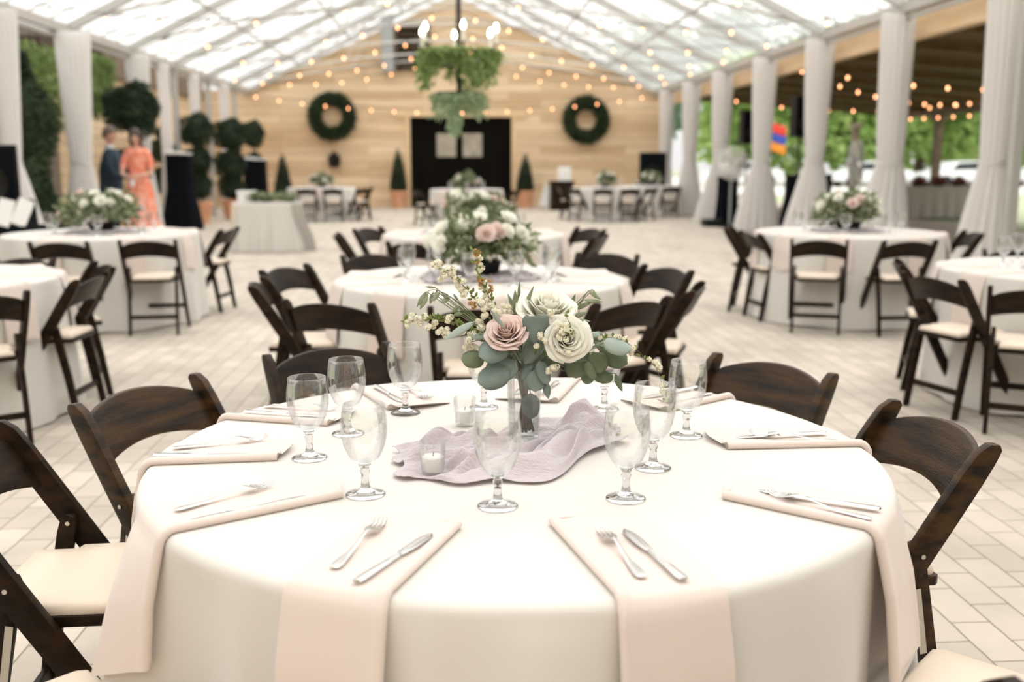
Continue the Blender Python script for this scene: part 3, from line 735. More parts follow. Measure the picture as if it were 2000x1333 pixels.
def flat_strip(prof, zf, th, m=None):
    m = m or MB(); vs = []
    for y, w_ in prof:
        z = zf(y); vs += [(-w_, y, z), (-w_*.5, y, z+th), (w_*.5, y, z+th), (w_, y, z), (w_*.5, y, z-th*.4), (-w_*.5, y, z-th*.4)]
    n = len(prof); fs = [(i*6+k, i*6+(k+1) % 6, (i+1)*6+(k+1) % 6, (i+1)*6+k) for i in range(n-1) for k in range(6)]
    return m.add(vs, fs+[(0,1,2,3,4,5), tuple((n-1)*6+k for k in range(6))])
def make_fork():      # lies along +Y, tines forward
    def zf(y): return .0025+.010*math.exp(-((y-.045)/.035)**2)*0+ (.011*math.exp(-((y-.035)/.030)**2)) + (.010*max(0, (y-.085)/.02)**1.3 if y > .085 else 0)
    r = empty('fork', (0, 0, 0))
    flat_strip([(-.098, .002), (-.095, .0075), (-.085, .0098), (-.065, .0085), (-.03, .0050), (.015, .0028), (.035, .0030), (.043, .006), (.050, .0125), (.060, .0140), (.066, .0138)], lambda y: zf(y), .0012).build('handle', M['steel'], r)
    t = MB()
    for k in (-1.5, -.5, .5, 1.5):
        pts = [(k*.0074, .064+j*.0085, zf(.064+j*.0085)+.0003) for j in range(6)]
        t.tube(pts, [.0024, .0021, .0019, .0017, .0014, .0006], 6)
    t.build('tines', M['steel'], r)
    return remember(r)
def make_knife():
    r = empty('table_knife', (0, 0, 0))
    flat_strip([(-.11, .002), (-.107, .0075), (-.095, .0095), (-.06, .0080), (-.02, .0062), (.005, .0058), (.010, .0040)], lambda y: .004, .0030).build('handle', M['steel'], r)
    flat_strip([(.008, .0040), (.016, .0075), (.05, .0100), (.085, .0098), (.102, .0070), (.110, .0015)], lambda y: .004, .0011).build('blade', M['steel'], r)
    return remember(r)
fork0, knife0 = make_fork(), make_knife(); cut_used = set()
def place_cutlery(src, x, y, rz, z=None):
    if src.name not in cut_used: cut_used.add(src.name); o = src; o.location = (x, y, z or ZT+.0075); o.rotation_euler = (0, 0, rz)
    else: o = dup(src, (x, y, z or ZT+.0075), rz)
    o['category'] = 'fork' if src is fork0 else 'knife'; return o

# ------------------------------------------------------------------ roses
def rose_mesh(r, seed, open_=1.0, n=26):
    rnd = random.Random(seed); m = MB(); NU, NV = 11, 8
    for i in range(n):
        t = i/(n-1); a0 = i*2.399+rnd.uniform(-.2, .2)
        span = 2.3-.75*t+rnd.uniform(-.1, .15)
        rb = r*(.03+.16*t); rt = r*(.07+.93*t**.85*open_*.95); h = r*(1.02-.42*t**1.6)+rnd.uniform(-.05, .05)*r
        zb = -r*.35*t*0
        curl = .22*t*r; rip = rnd.uniform(0, 6)
        vs = []
        for j in range(NV):
            v = j/(NV-1)
            for k in range(NU):
                u = -1+2*k/(NU-1); az = a0+u*span/2*min(1, .45+v*1.1)
                prof_r = rb+(rt-rb)*(v**.62)
                z = h*(v**1.15)*(1-.22*u**4*v-.05*u*u)
                if v > .75: e = (v-.75)/.25; prof_r += curl*e*e*(1-.3*abs(u)); z -= curl*.35*e*e
                prof_r *= 1+.03*math.sin(u*5+rip)*v+.04*u*v
                z += .025*r*math.sin(u*6+rip)*v
                vs.append((prof_r*math.cos(az), prof_r*math.sin(az), z+zb-r*.30))
        m.add(vs, [(j*NU+k, j*NU+k+1, (j+1)*NU+k+1, (j+1)*NU+k) for j in range(NV-1) for k in range(NU-1)])
    m.lathe([(.001, -r*.42), (r*.18, -r*.38), (r*.24, -r*.2), (r*.1, 0)], 12)
    return m
def aim(o, direction, roll=0):
    q = Vector(direction).to_track_quat('Z', 'Y'); o.rotation_mode = 'QUATERNION'; o.rotation_quaternion = q @ Euler((0, 0, roll)).to_quaternion()
    return o
bloom_protos = {}
def bloom(kind, r, parent, loc, direction):
    if kind not in bloom_protos:
        me = rose_mesh(1.0, 5 if kind == 'rose_w' else 6, n=18).build('rose_bloom', M[kind], parent, angle=180); bloom_protos[kind] = me
        o = me
    else: o = bloom_protos[kind].copy(); C.objects.link(o); o.parent = parent
    o.location = loc; o.scale = (r, r, r); aim(o, direction, loc[0]*9); return o

def centrepiece(c, rx, hgt, nb, br, seed, phrase, n=950, z0=.9):
    rnd = random.Random(seed)
    r = empty('flower_arrangement', (c[0], c[1], ZT+.004), 0, 'white and blush flowers with greenery in a low bowl on %s' % phrase, 'flowers', 'flower arrangements on the banquet tables')
    MB().lathe([(.001, 0), (.06, 0), (.10, .03), (.115, .09), (.105, .09), (.09, .035), (.001, .02)], 24, close=False).build('bowl', M['black'], r)
    zc = .16
    def vol(q):
        d = Vector((q.gauss(0, 1), q.gauss(0, 1), abs(q.gauss(0, .9))-.25)).normalized(); k = q.uniform(.35, .92)*(1+.22*math.sin(d.x*5+seed))
        return Vector((d.x*rx*k, d.y*rx*.8*k, zc+d.z*hgt*k)), d
    f = leaf_cloud(vol, n, .07, seed, .42); f.build('foliage', M['arr'], r, smooth=False)
    sp = leaf_cloud(vol, n//2, .026, seed+1, .9); sp.build('filler_blossom', M['spirea'], r, smooth=False)
    for i in range(nb):
        a = i*2.399+seed; e = -.1+1.2*rnd.random()
        d = Vector((math.cos(a)*math.cos(e), math.sin(a)*math.cos(e), math.sin(e)))
        k = .88+.22*rnd.random()
        bloom('rose_p' if i % 4 == 2 else 'rose_w', br*rnd.uniform(.75, 1.1), r, (d.x*rx*k, d.y*rx*.8*k, zc+d.z*hgt*k), d)
    return r
def runner(c, wx, wy, seed, phrase, rot=0, hf=.022, nseg=90):
    """crumpled gauze lying on the table"""
    rnd = random.Random(seed); ca, sa = math.cos(rot), math.sin(rot)
    def fn(u, v):
        a = (u-.5)*2; b = (v-.5)*2
        edge = 1+.10*math.sin(a*5+seed)+.07*math.sin(a*11+seed*2)
        x = a*wx/2*(1+.05*math.sin(b*6+seed)); y = b*wy/2*edge*(1-.25*abs(a)**3)+.05*wx*math.sin(a*2.4+seed)*.5
        p = Vector((x*5, y*9, seed)); 
        wv = abs(noise.noise(Vector((x*5+noise.noise(p)*1.2, y*16+2*math.sin(x*6+seed), seed))))
        w2 = abs(noise.noise(Vector((x*14, y*34+x*10, seed+9))))
        ridge = (1-min(1, wv*2.6))**2
        ed = min(1, min(1-abs(a), 1-abs(b))*7)
        z = ZT+.004+(hf*ridge+hf*.32*(1-min(1, w2*3))+.003)*(.30+.70*ed)
        return (c[0]+x*ca-y*sa, c[1]+x*sa+y*ca, z)
    o = MB().grid(fn, nseg, nseg).build('table_runner', M['gauze'], angle=180, solid=.0012)
    return tag(o, 'crumpled mauve gauze runner on %s' % phrase, 'runner', 'mauve gauze runners')

# ------------------------------------------------------------------ the banquet tables
TB = {}
def banquet(key, phrase, c, R, seed, chairs, gob, naps, arr, run=True):
    round_table(c, R, seed, phrase)
    near, far_ = [], []
    for ch in chairs:
        o = place_chair(*ch)
        (near if ch[1] < c[1]+.05 else far_).append(o)
    g = 'folding chairs around the round tables'
    for lst, wd in ((near, 'near'), (far_, 'far')):
        for o in lst: o['group'] = g
        number_row(lst, 'wooden folding chair, {o} on %s side of %s' % (wd, phrase), 'only wooden folding chair on %s side of %s' % (wd, phrase))
    gs = [place_goblet(c[0]+rr*math.cos(math.radians(a)), c[1]+rr*math.sin(math.radians(a))) for a, rr in gob]
    for o in gs: o['group'] = 'water goblets on the banquet tables'
    if gs: number_row(gs, 'clear water goblet, {o} on %s' % phrase)
    ns = []
    for a in naps:
        t = math.radians(a); o, p = napkin(c, R, seed, (c[0]+.46*math.cos(t), c[1]+.46*math.sin(t)), t, .18, .30, 1 if math.cos(t) > 0 else -1)
        o['group'] = 'blush napkins on the banquet tables'; ns.append((o, p))
    if ns:
        pos = {o.name: p for o, p in ns}
        number_row([o for o, p in ns], 'blush folded napkin, {o} on %s' % phrase, key=lambda o: screen_x(pos[o.name]))
    if arr: centrepiece(c, *arr, phrase)
    if run: runner(c, .62, .42, seed, phrase, .15, nseg=50)
ringg = lambda n, r_, o=0: [(o+360*k/n, r_) for k in range(n)]
P2, P3, P4 = 'the second centre table', 'the third centre table', 'the farthest centre table'
PL, PL2, PR, PR2 = 'the left table with flowers', 'the table cut by left edge', 'the right table with flowers', 'the table cut by right edge'
PBL, PBR, PBR2 = 'the back left table', 'the back right table', 'the back corner table'
banquet('T2', P2, (.13, 5.45), .765, 12,
    [(-.57, 4.52, 70), (.10, 4.31, 86), (.79, 4.50, 121), (-1.0, 6.02, -28), (-1.02, 5.30, 3), (1.23, 5.88, -152), (1.19, 4.98, 160), (-.56, 6.85, -62), (1.02, 6.80, -118)],
    [(200, .42), (228, .36), (262, .45), (295, .40), (325, .44), (160, .42), (20, .42), (60, .45), (120, .45), (345, .40)], [-55, -20, 15, 165, 200, 235, -90], (.27, .17, 21, .052, 3))
banquet('T3', P3, (.16, 8.9), .78, 13,
    [(-1.0, 8.75, 5), (-.82, 9.62, -30), (1.2, 8.45, 158), (1.25, 9.45, -152), (-.33, 7.86, 68)],
    ringg(8, .42, 10), [-60, -20, 20, 160, 200, 240], (.30, .20, 18, .055, 4))
banquet('TL', PL, (-3.12, 9.15), .80, 14,
    [(-3.08, 8.05, 93), (-2.44, 8.18, 96), (-2.12, 9.62, 172), (-3.9, 8.3, 60)],
    ringg(7, .45, -75), [-100, -55, -15, 20, 60], (.34, .20, 14, .05, 5))
banquet('TL2', PL2, (-2.98, 5.62), .77, 15,
    [(-2.25, 4.86, 126), (-2.0, 5.62, 178), (-2.15, 6.25, 212), (-2.8, 6.68, -100)],
    [(20, .42), (-30, .42)], [-25, 15, 45], None)
banquet('TR', PR, (3.52, 8.95), .80, 16,
    [(2.58, 9.45, -22), (2.60, 8.82, 6), (2.90, 7.95, 70), (3.57, 7.80, 93), (4.56, 8.75, 172)],
    ringg(7, .45, 195), [-150, -115, -70, -30, 180], (.27, .20, 15, .055, 6))
banquet('TR2', PR2, (3.68, 5.75), .77, 17,
    [(2.76, 6.12, -20), (2.60, 5.36, 18), (2.86, 4.80, 60), (3.95, 6.92, -108)],
    [(150, .42), (110, .45), (200, .42)], [-165, 160, -125], None)
banquet('T4', P4, (.25, 23), .80, 18, [(.04, 21.85, 88), (.72, 21.88, 96), (-.85, 22.4, 30), (1.32, 22.4, 150)], ringg(6, .42, 30), [-90, -50, -130], (.28, .22, 7, .06, 7))
banquet('TBL', PBL, (-3.2, 24.8), .80, 19, [(-3.42, 23.68, 85), (-2.82, 23.68, 92), (-2.12, 24.1, 135), (-2.02, 24.85, 180)], ringg(6, .42, 0), [-90], (.28, .2, 7, .06, 8))
banquet('TBR', PBR, (3.6, 24.4), .80, 20, [(2.72, 23.75, 35), (2.5, 24.5, 5), (3.38, 23.25, 86), (4.02, 23.28, 96), (4.6, 23.75, 135)], ringg(6, .42, 0), [-60], (.24, .22, 6, .06, 9))
banquet('TBR2', PBR2, (5.0, 26.1), .77, 21, [(5.35, 25.02, 100)], ringg(5, .42, 0), [], (.24, .2, 6, .06, 10))

# ------------------------------------------------------------------ the nearest table
PT = 'the nearest round table'
c1, R1 = (.126, 2.12), .758
round_table(c1, R1, 11, PT)
near_chairs = [
    ((-1.07, 2.205, 3), False, 'dark folding chair at left frame edge with ivory seat showing'),
    ((-.885, 1.335, 44), False, 'folding chair at bottom left corner, only its ivory seat corner showing'),
    ((-.86, 2.76, -30), True, 'brown folding chair left of nearest table, first backrest clear of frame'),
    ((-.42, 3.33, -60), False, 'black folding chair behind the goblets, far left of nearest table'),
    ((.96, 3.01, -143), True, 'brown folding chair at far right of nearest table behind the goblets'),
    ((1.14, 2.30, -175), True, 'scratched brown folding chair right of nearest table with sloping post to floor'),
    ((1.098, 1.324, 135), False, 'folding chair at bottom right corner, only its pale seat showing'),
    ((.454, 1.038, 107), False, 'folding chair below frame with one black post tip at bottom right')]
for a, worn, lab in near_chairs:
    o = place_chair(*a, worn=worn); o['label'] = lab; o['group'] = 'folding chairs around the round tables'
gobs = [((972, 990), 'clear water goblet nearest the camera, centre of nearest table'),
        ((1222, 975), 'clear goblet right of the central nearest one, overlapping another goblet'),
        ((714, 967), 'clear goblet between two napkins, left front of nearest table'),
        ((605, 896), 'leftmost clear goblet on the nearest table'),
        ((680, 848), 'clear goblet just behind the two left goblets on nearest table'),
        ((792, 808), 'clear goblet standing before a folded napkin, left rear of nearest table'),
        ((945, 797), 'clear goblet half hidden behind the eucalyptus left of vase'),
        ((1180, 800), 'clear goblet hidden behind the eucalyptus right of vase'),
        ((1275, 915), 'clear goblet behind its overlapping twin, right of the runner'),
        ((1340, 852), 'rightmost clear goblet on the nearest table')]
for (px, py), lab in gobs:
    p = at(px, py, ZT); o = place_goblet(p.x, p.y); o['label'] = lab; o['group'] = 'water goblets on the banquet tables'
for (px, py), lab in [((846, 928), 'white votive candle in clear cup before the mauve runner'), ((908, 832), 'votive candle in clear cup behind the mauve runner')]:
    p = at(px, py, ZT); o = place_votive(p.x, p.y); o['label'] = lab; o['group'] = 'votive candles'
naps = [  # inner-end corners a, b and rim corners a, b in the photograph; side of the rolled fold seen from the seat; drop; words
    ((735,1000),(900,1030),(545,1135),(755,1180), 1, .52, 0, 'front left, hanging straight toward the camera'),
    ((1075,1020),(1240,998),(1205,1180),(1430,1145), -1, .52, 0, 'front right, hanging straight toward the camera'),
    ((612,928),(675,965),(266,980),(340,1051), 1, .25, .06, 'left side, second from front, draped over the rim'),
    ((1467,925),(1408,974),(1756,979),(1705,1042), -1, .28, .03, 'right side, second from front, draped over the rim'),
    ((565,852),(553,902),(328,857),(271,916), 1, .20, 0, 'left side, third from front, squared inner end'),
    ((1372,832),(1411,883),(1624,829),(1697,873), -1, .20, 0, 'right side, third from front, under crossed cutlery'),
    ((700,790),(650,842),(520,785),(400,818), 1, .2, 0, 'left rear, beside the leftmost goblet'),
    ((1215,775),(1290,812),(1345,757),(1430,770), -1, .2, 0, 'right rear, behind the rightmost goblet'),
    ((870,790),(775,800),(790,742),(690,752), 1, .2, 0, 'rear left, tan rolled end facing the goblet'),
    ((1085,784),(965,784),(1115,738),(1035,738), -1, .2, 0, 'rear centre, tan rolled end beside the vase')]
nap_info = []
for a, b, ra, rb, roll, drop, wave, words_ in naps:
    a, b, ra, rb = (at(*p, ZT+.004) for p in (a, b, ra, rb))
    inn = (a+b)/2; rim = (ra+rb)/2; v = rim-inn; ang = math.atan2(v.y, v.x)
    # the roll side in the napkin's own frame: +1 is to the left when looking outward = the diner's right
    o, p = napkin(c1, R1, 11, inn, ang, .168, drop, 1 if roll == 1 else -1, wave=wave)
    o['label'] = 'blush napkin, nearest table '+words_; o['group'] = 'blush napkins on the banquet tables'
    nap_info.append((inn, ang, roll))
cut = [('fork', (755,1012), (635,1125), 'fork on the front left napkin'), ('knife', (842,1045), (695,1138), 'table knife on the front left napkin'),
       ('fork', (1168,1028), (1268,1142), 'fork on the front right napkin'), ('knife', (1222,1038), (1335,1132), 'table knife on the front right napkin'),
       ('fork', (537,945), (328,1000), 'fork on the second left napkin of the nearest table'), ('knife', (600,970), (368,1022), 'table knife on the second left napkin of the nearest table'),
       ('fork', (518,858), (336,875), 'fork on the third left napkin of the nearest table'), ('knife', (485,890), (312,890), 'table knife on the third left napkin of the nearest table'),
       ('fork', (1494,962), (1716,1017), 'fork on the second right napkin of the nearest table'), ('knife', (1484,960), (1719,996), 'table knife on the second right napkin of the nearest table'),
       ('knife', (1433,856), (1618,846), 'table knife crossing the fork on the third right napkin'), ('fork', (1472,850), (1643,861), 'fork crossing under the knife on the third right napkin')]
for i, (inn, ang, roll) in enumerate(nap_info[6:]):
    wd = ['left rear', 'right rear', 'rear left', 'rear centre'][i]
    dv = Vector((math.cos(ang), math.sin(ang), 0)); sv = Vector((-dv.y, dv.x, 0))
    for k, kn in ((1, 'knife'), (-1, 'fork')):
        q = inn+dv*(.14 if kn == 'fork' else .15)+sv*k*.035
        o = place_cutlery(knife0 if kn == 'knife' else fork0, q.x, q.y, ang+PI/2); 
        o['label'] = '%s on the %s napkin of the nearest table' % ('table knife' if kn == 'knife' else 'fork', wd); o['group'] = 'cutlery on the nearest table'
for kind, tip, end, lab in cut:
    a, b = at(*tip, ZT+.01), at(*end, ZT+.01); m_ = (a+b)/2; v = a-b
    o = place_cutlery(fork0 if kind == 'fork' else knife0, m_.x, m_.y, math.atan2(v.y, v.x)-PI/2)
    o['label'] = lab; o['group'] = 'cutlery on the nearest table'

# mauve gauze runner, heaped around the vase
VX, VY = .150, 2.215
VOT = [at(846, 928, ZT), at(908, 832, ZT)]
def gfn(u, v):
    a = (u-.5)*2; b = (v-.5)*2
    # outline: a wandering strip from lower left to right
    cx = .12+a*.245; cy = 2.12+.09*a+.045*math.sin(a*2.2+.3)-.045*math.cos(a*3)
    hw = (.165+.035*math.sin(a*4.0+1)+.02*math.sin(a*9))*(1-.30*abs(a)**4)
    nx, ny = -.22, 1.0
    x = cx+nx*b*hw*.45; y = cy+ny*b*hw
    x += .012*math.sin(b*7+a*3); 
    wob = noise.noise(Vector((a*1.3, b*1.4, 1.7)))
    w2 = noise.noise(Vector((a*2.6+4, b*2.2, 5.1)))
    s1 = .5+.5*math.sin(b*7.5+a*1.6+wob*6)
    s2 = .5+.5*math.sin(b*15-a*2.5+w2*7+1)
    s3 = .5+.5*math.sin(b*27+a*6+w2*9+wob*4)
    f3 = noise.noise(Vector((a*16+wob*3, b*60+wob*8+a*7, 8.1)))
    ed = min(1, min(1-abs(a), 1-abs(b))*4)
    ed = ed*ed*(3-2*ed)
    dvase = math.hypot(x-VX, y-VY); flat = 1 if dvase > .10 else max(.0, (dvase-.045)/.055)
    for q_ in VOT: flat = min(flat, max(.0, min(1, (math.hypot(x-q_.x, y-q_.y)-.030)/.03)))
    z = ZT+.003+.003*flat+(.040*s1**1.8*(.75+.6*w2)+.017*s2**1.6+.008*s3+.002*f3)*(.25+.75*ed)*flat
    return (x, y, z)
rn = MB().grid(gfn, 190, 150).build('table_runner', M['gauze'], angle=180, solid=.0012)
tag(rn, 'crumpled mauve gauze runner heaped around the glass vase on the nearest table', 'runner', 'mauve gauze runners')
# ------------------------------------------------------------------ vase and bouquet on the nearest table
VB = ZT+.006
r = empty('flower_vase', (VX, VY, VB), 0, 'ribbed clear glass cylinder vase of water on mauve gauze, holding the bouquet', 'vase')
def ribbed(ro, z0, z1, n=96, ribs=24, amp=.0006):
    return lambda u, v: ((ro(v)+amp*math.cos(2*PI*u*ribs))*math.cos(2*PI*u), (ro(v)+amp*math.cos(2*PI*u*ribs))*math.sin(2*PI*u), z0+(z1-z0)*v)
vm = MB().grid(ribbed(lambda v: .034+.007*v**1.4, .004, .162), 120, 12, wrap=True).grid(ribbed(lambda v: .0318+.007*v**1.4, .010, .162, amp=0), 120, 12, wrap=True)
vm.lathe([(.001, 0), (.032, 0), (.034, .004)], 40, close=False).lathe([(.001, .0095), (.0318, .010)], 40, close=False).lathe([(.0410, .162), (.0398, .1635), (.0388, .162)], 40, close=False)
vm.build('vase_body', M['vase'], r, angle=180)
MB().lathe([(.001, .0105), (.0312, .0105), (.0335, .07), (.0348, .088), (.001, .0885)], 40, close=False).build('water', M['water'], r, angle=60)

BO = Vector((VX, VY, VB+.01))
br_ = empty('flower_bouquet', BO, 0, 'loose bouquet of roses, eucalyptus and white spirea sprigs standing in the glass vase', 'bouquet')
CENT = Vector((VX, VY, .93))
def W(px, py, dy=0.0): return atY(px, py, VY+dy)-BO
def leafm(m, base, tip, width, nrm=None, shape='round', cup=.25, fold_=.0, bend=.0, nl=9, nw=5):
    base, tip = Vector(base), Vector(tip); a = tip-base; L = a.length; a.normalize()
    if nrm is None: nrm = (CAM-BO-base).normalized()
    nrm = (Vector(nrm)-a*Vector(nrm).dot(a)).normalized(); s = a.cross(nrm); vs = []
    for j in range(nl):
        t = j/(nl-1)
        if shape == 'round': wv = max(0, 1-abs(2*t-1)**2.4)**.55*(1.04-.10*t)
        elif shape == 'square': wv = (min(1, (1-t)*9)*min(1, .25+t*1.8)) if t < .999 else .80
        else: wv = math.sin(PI*t**.85)**.9
        for k in range(nw):
            u = -1+2*k/(nw-1)
            vs.append(base+a*L*t+s*(u*wv*width/2)+nrm*(-cup*width*.5*u*u*wv+fold_*abs(u)*width-bend*L*(t-.5)**2*2))
    return m.add(vs, [(j*nw+k, j*nw+k+1, (j+1)*nw+k+1, (j+1)*nw+k) for j in range(nl-1) for k in range(nw-1)])
PXM = 1/880.0
rb_ = random.Random(99)
def jit(v, a=.5):
    return (Vector(v).normalized()+Vector((rb_.uniform(-a, a), rb_.uniform(-a, a), rb_.uniform(-a, a)))).normalized()
def leaves(name, matn, items, twig=True, hubp=(1020, 690, 0)):
    """items: (base px, tip px, width px, depth, shape, tilt)"""
    m = MB()
    for it in items:
        (bx, by), (tx, ty), wpx, dy, shape, tilt = it
        b, t = W(bx, by, dy), W(tx, ty, dy-.012)
        n = (CAM-BO-b).normalized()+Vector((tilt[0], 0, tilt[1]))
        leafm(m, b, t, wpx*PXM, n, shape, cup=rb_.uniform(.1, .35), bend=rb_.uniform(-.05, .12))
        if wpx > 4 and twig:
            hub = Vector((b.x*.25, b.y*.25, .165)) if name == 'eucalyptus_branch' else W(*hubp)
            md = b.lerp(hub, .5)+Vector((0, .01, -.008)); m.tube([b+(t-b)*.1, b, md, hub], [.0008, .0009, .001, .0013], 5)
    o = m.build(name, M[matn], br_, angle=180, solid=.0005)
    return o
U, SD = (.0, .5), (.35, .2)
# silver blue round eucalyptus
br1 = leaves('eucalyptus_branch', 'euca', [
    ((993,668),(935,697),52,-.10,'round',(0,.55)), ((1002,716),(948,718),34,-.08,'round',(0,.1)), ((995,722),(933,748),50,-.10,'round',(-.1,.3)), ((1008,705),(966,742),40,-.09,'round',(.2,.4)),
    ])
br2 = leaves('eucalyptus_branch', 'euca2', [((948,700),(901,702),36,-.08,'round',(-.1,.3))])
br3 = leaves('eucalyptus_branch', 'euca', [
    ((1048,672),(1046,618),50,-.09,'square',(0,.3)), ((1055,650),(1024,712),36,-.07,'round',(-.3,.1)), ((1040,700),(1018,742),22,-.07,'lance',(-.4,.1)), ((1055,700),(1035,750),18,-.07,'lance',(.4,.1)),
    ((1046,722),(1045,766),40,-.085,'round',(0,.0)), ((1054,705),(1070,752),26,-.09,'round',(.2,.1)), ((1066,745),(1071,780),15,-.085,'lance',(.1,0))])
br4 = leaves('eucalyptus_branch', 'euca2', [
    ((1150,688),(1108,735),46,-.04,'round',(.1,.3)), ((1138,688),(1118,730),40,-.03,'round',(-.3,.2)), ((1160,688),(1172,730),46,-.05,'round',(0,.2)), ((1172,676),(1226,712),46,-.04,'round',(.1,.4)),
    ((1145,705),(1162,742),22,-.06,'round',(.4,.0)), ((1180,722),(1178,750),40,-.03,'round',(.2,.2)), ((1160,735),(1135,742),24,-.02,'round',(.2,.2)), ((1190,665),(1165,680),40,-.01,'round',(.2,.4)), ((1202,730),(1216,766),14,-.04,'lance',(.5,.1)), ((1150,660),(1178,655),26,-.0,'round',(.2,.5))])
br5 = leaves('eucalyptus_branch', 'euca3', [((1178,668),(1234,684),36,-.07,'round',(0,.75)), ((928,628),(866,665),16,-.10,'lance',(0,.5)), ((985,640),(957,605),9,-.11,'lance',(.4,.1)), ((1148,652),(1172,655),14,-.03,'round',(.3,.5)), ((955,655),(915,660),16,-.06,'lance',(0,.6))])
# dark foliage filling the heart of the bouquet
m = MB()
for k in range(46):
    a = rb_.random()*2*PI; q = .015+.05*rb_.random(); b = Vector((math.cos(a)*q, math.sin(a)*q*.8, .150+.02*rb_.random()))
    t = b+Vector((math.cos(a)*.03, math.sin(a)*.03, rb_.uniform(-.01, .05)))
    leafm(m, b, t, .018, jit((0, -1, .4), .7), 'round', nl=6, nw=3)
m.build('filler_leaves', M['euca2'], br_, angle=180)
# leaf hanging inside the glass
leaves('eucalyptus_branch', 'euca', [((1036,768),(1037,820),36,-.012,'round',(0,0))])
# olive sprigs
leaves('olive_sprig', 'olive', [((1010,618),(992,574),10,0,'lance',(.4,0)), ((1008,618),(1006,566),13,-.01,'lance',(0,0)), ((1018,616),(1043,558),9,-.02,'lance',(-.3,0)), ((1013,590),(1015,549),7,.02,'lance',(.5,0)), ((1020,612),(1050,585),9,.01,'lance',(.2,.3)), ((1022,622),(1020,598),10,.02,'lance',(0,0))])
leaves('olive_sprig', 'olive', [((1112,608),(1124,574),9,.02,'lance',(.3,0)), ((1118,606),(1160,588),10,.02,'lance',(0,.4)), ((1140,586),(1178,590),8,.01,'lance',(0,.5)), ((1150,568),(1174,586),9,.01,'lance',(.2,.5)), ((1118,620),(1148,610),11,.01,'lance',(0,.5)), ((1124,626),(1154,628),8,.0,'lance',(0,.4)), ((1158,566),(1168,584),5,.01,'lance',(0,.3))])
leaves('olive_sprig', 'olive', [((833,570),(814,600),10,-.03,'lance',(.3,0)), ((836,572),(820,605),11,-.03,'lance',(-.2,0)), ((845,572),(840,595),8,-.02,'lance',(0,0)), ((852,568),(848,590),6,-.03,'lance',(0,0)), ((860,570),(842,590),8,-.03,'lance',(.2,0)), ((850,562),(830,560),5,-.03,'lance',(0,.3)), ((862,572),(880,582),7,-.02,'lance',(0,.3)), ((880,580),(860,592),9,-.02,'lance',(0,.2)), ((896,598),(882,612),9,-.02,'lance',(.2,0)), ((905,612),(884,616),9,-.03,'lance',(0,.4)), ((895,588),(885,574),5,-.02,'lance',(0,0))])
# stems
def stem_(pts, rad, matn='stem', name='stem'):
    P_ = [W(*p) if isinstance(p[0], int) else Vector(p) for p in pts]
    # smooth through the points
    out = []
    for i in range(len(P_)-1):
        for t in (0, .25, .5, .75):
            p0 = P_[max(i-1, 0)]; p1 = P_[i]; p2 = P_[i+1]; p3 = P_[min(i+2, len(P_)-1)]
            out.append(.5*((2*p1)+(p2-p0)*t+(2*p0-5*p1+4*p2-p3)*t*t+(3*p1-p0-3*p2+p3)*t**3))
    out.append(P_[-1])
    n = len(out); MB().tube(out, [rad*(1-.6*i/n) for i in range(n)], 6).build(name, M[matn], br_); return out
for k in range(18):
    a = k*2.4; q = .024*math.sqrt((k+.5)/18); b = Vector((-math.cos(a)*q*.9, -math.sin(a)*q*.9, .004+.012*rb_.random())); t = Vector((math.cos(a)*q*1.1, math.sin(a)*q*1.1, .165))
    stem_([tuple(b), tuple(b.lerp(t, .5)+Vector((.003*math.sin(k*3), .003*math.cos(k*5), 0))), tuple(t)], .0034 if k % 3 else .0045, 'stem' if k % 3 else 'stem_g')
# spirea sprigs: twig, clusters of tiny five-petalled flowers, small leaves
def cluster(m, p, rad, n, size):
    if rad > .006:
        for _ in range(4):
            o_ = Vector((rb_.gauss(0, .55), rb_.gauss(0, .4), rb_.gauss(0, .55)))*rad
            cluster(m, Vector(p)+o_, min(.0058, rad*.62), max(9, int(n*.38)), size)
        return
    for _ in range(n):
        d = Vector((rb_.gauss(0, 1), rb_.gauss(0, 1)-.3, rb_.gauss(0, 1))).normalized(); q = p+d*rad*rb_.uniform(.75, 1)
        a = d.cross(Vector((0, 0, 1))).normalized() if abs(d.z) < .95 else Vector((1, 0, 0)); b = d.cross(a); s = size*rb_.uniform(.8, 1.2); a0 = rb_.random()*6
        vs = [q+d*s*.15]
        for k in range(10):
            t = a0+k*PI/5; rr = s if k % 2 == 0 else s*.55; vs.append(q+(a*math.cos(t)+b*math.sin(t))*rr+d*(.25*s if k % 2 == 0 else 0))
        m.add(vs, [(0, k+1, (k+1) % 10+1) for k in range(10)])
def spirea(pts, clusters, nleaf, tan=(), rad=.0014):
    line = stem_(pts, rad, 'stem', 'spirea_twig')
    tw = C.objects[-1]
    m = MB()
    for (px, py, dy, rpx) in clusters: cluster(m, W(px, py, dy), rpx*PXM, int(44*(rpx/10)**2)+12, .0044)
    m.build('blossom', M['spirea'], tw, smooth=False)
    if tan:
        m = MB()
        for (px, py, dy, rpx) in tan: cluster(m, W(px, py, dy), rpx*PXM, int(20*(rpx/10)**2)+8, .0034)
        m.build('faded_blossom', M['tanblossom'], tw, smooth=False)
    m = MB()
    for _ in range(nleaf):
        p = line[rb_.randrange(len(line)//4, len(line))]+Vector((rb_.uniform(-1, 1), rb_.uniform(-1, 1), rb_.uniform(-1, 1)))*.004
        d = jit((0, -.3, .5), 1.0); leafm(m, p, p+d*.013, .0065, jit((0, -1, .3), .5), 'lance', nl=5, nw=3)
    m.build('leaf', M['spirea_leaf'], tw, angle=180)
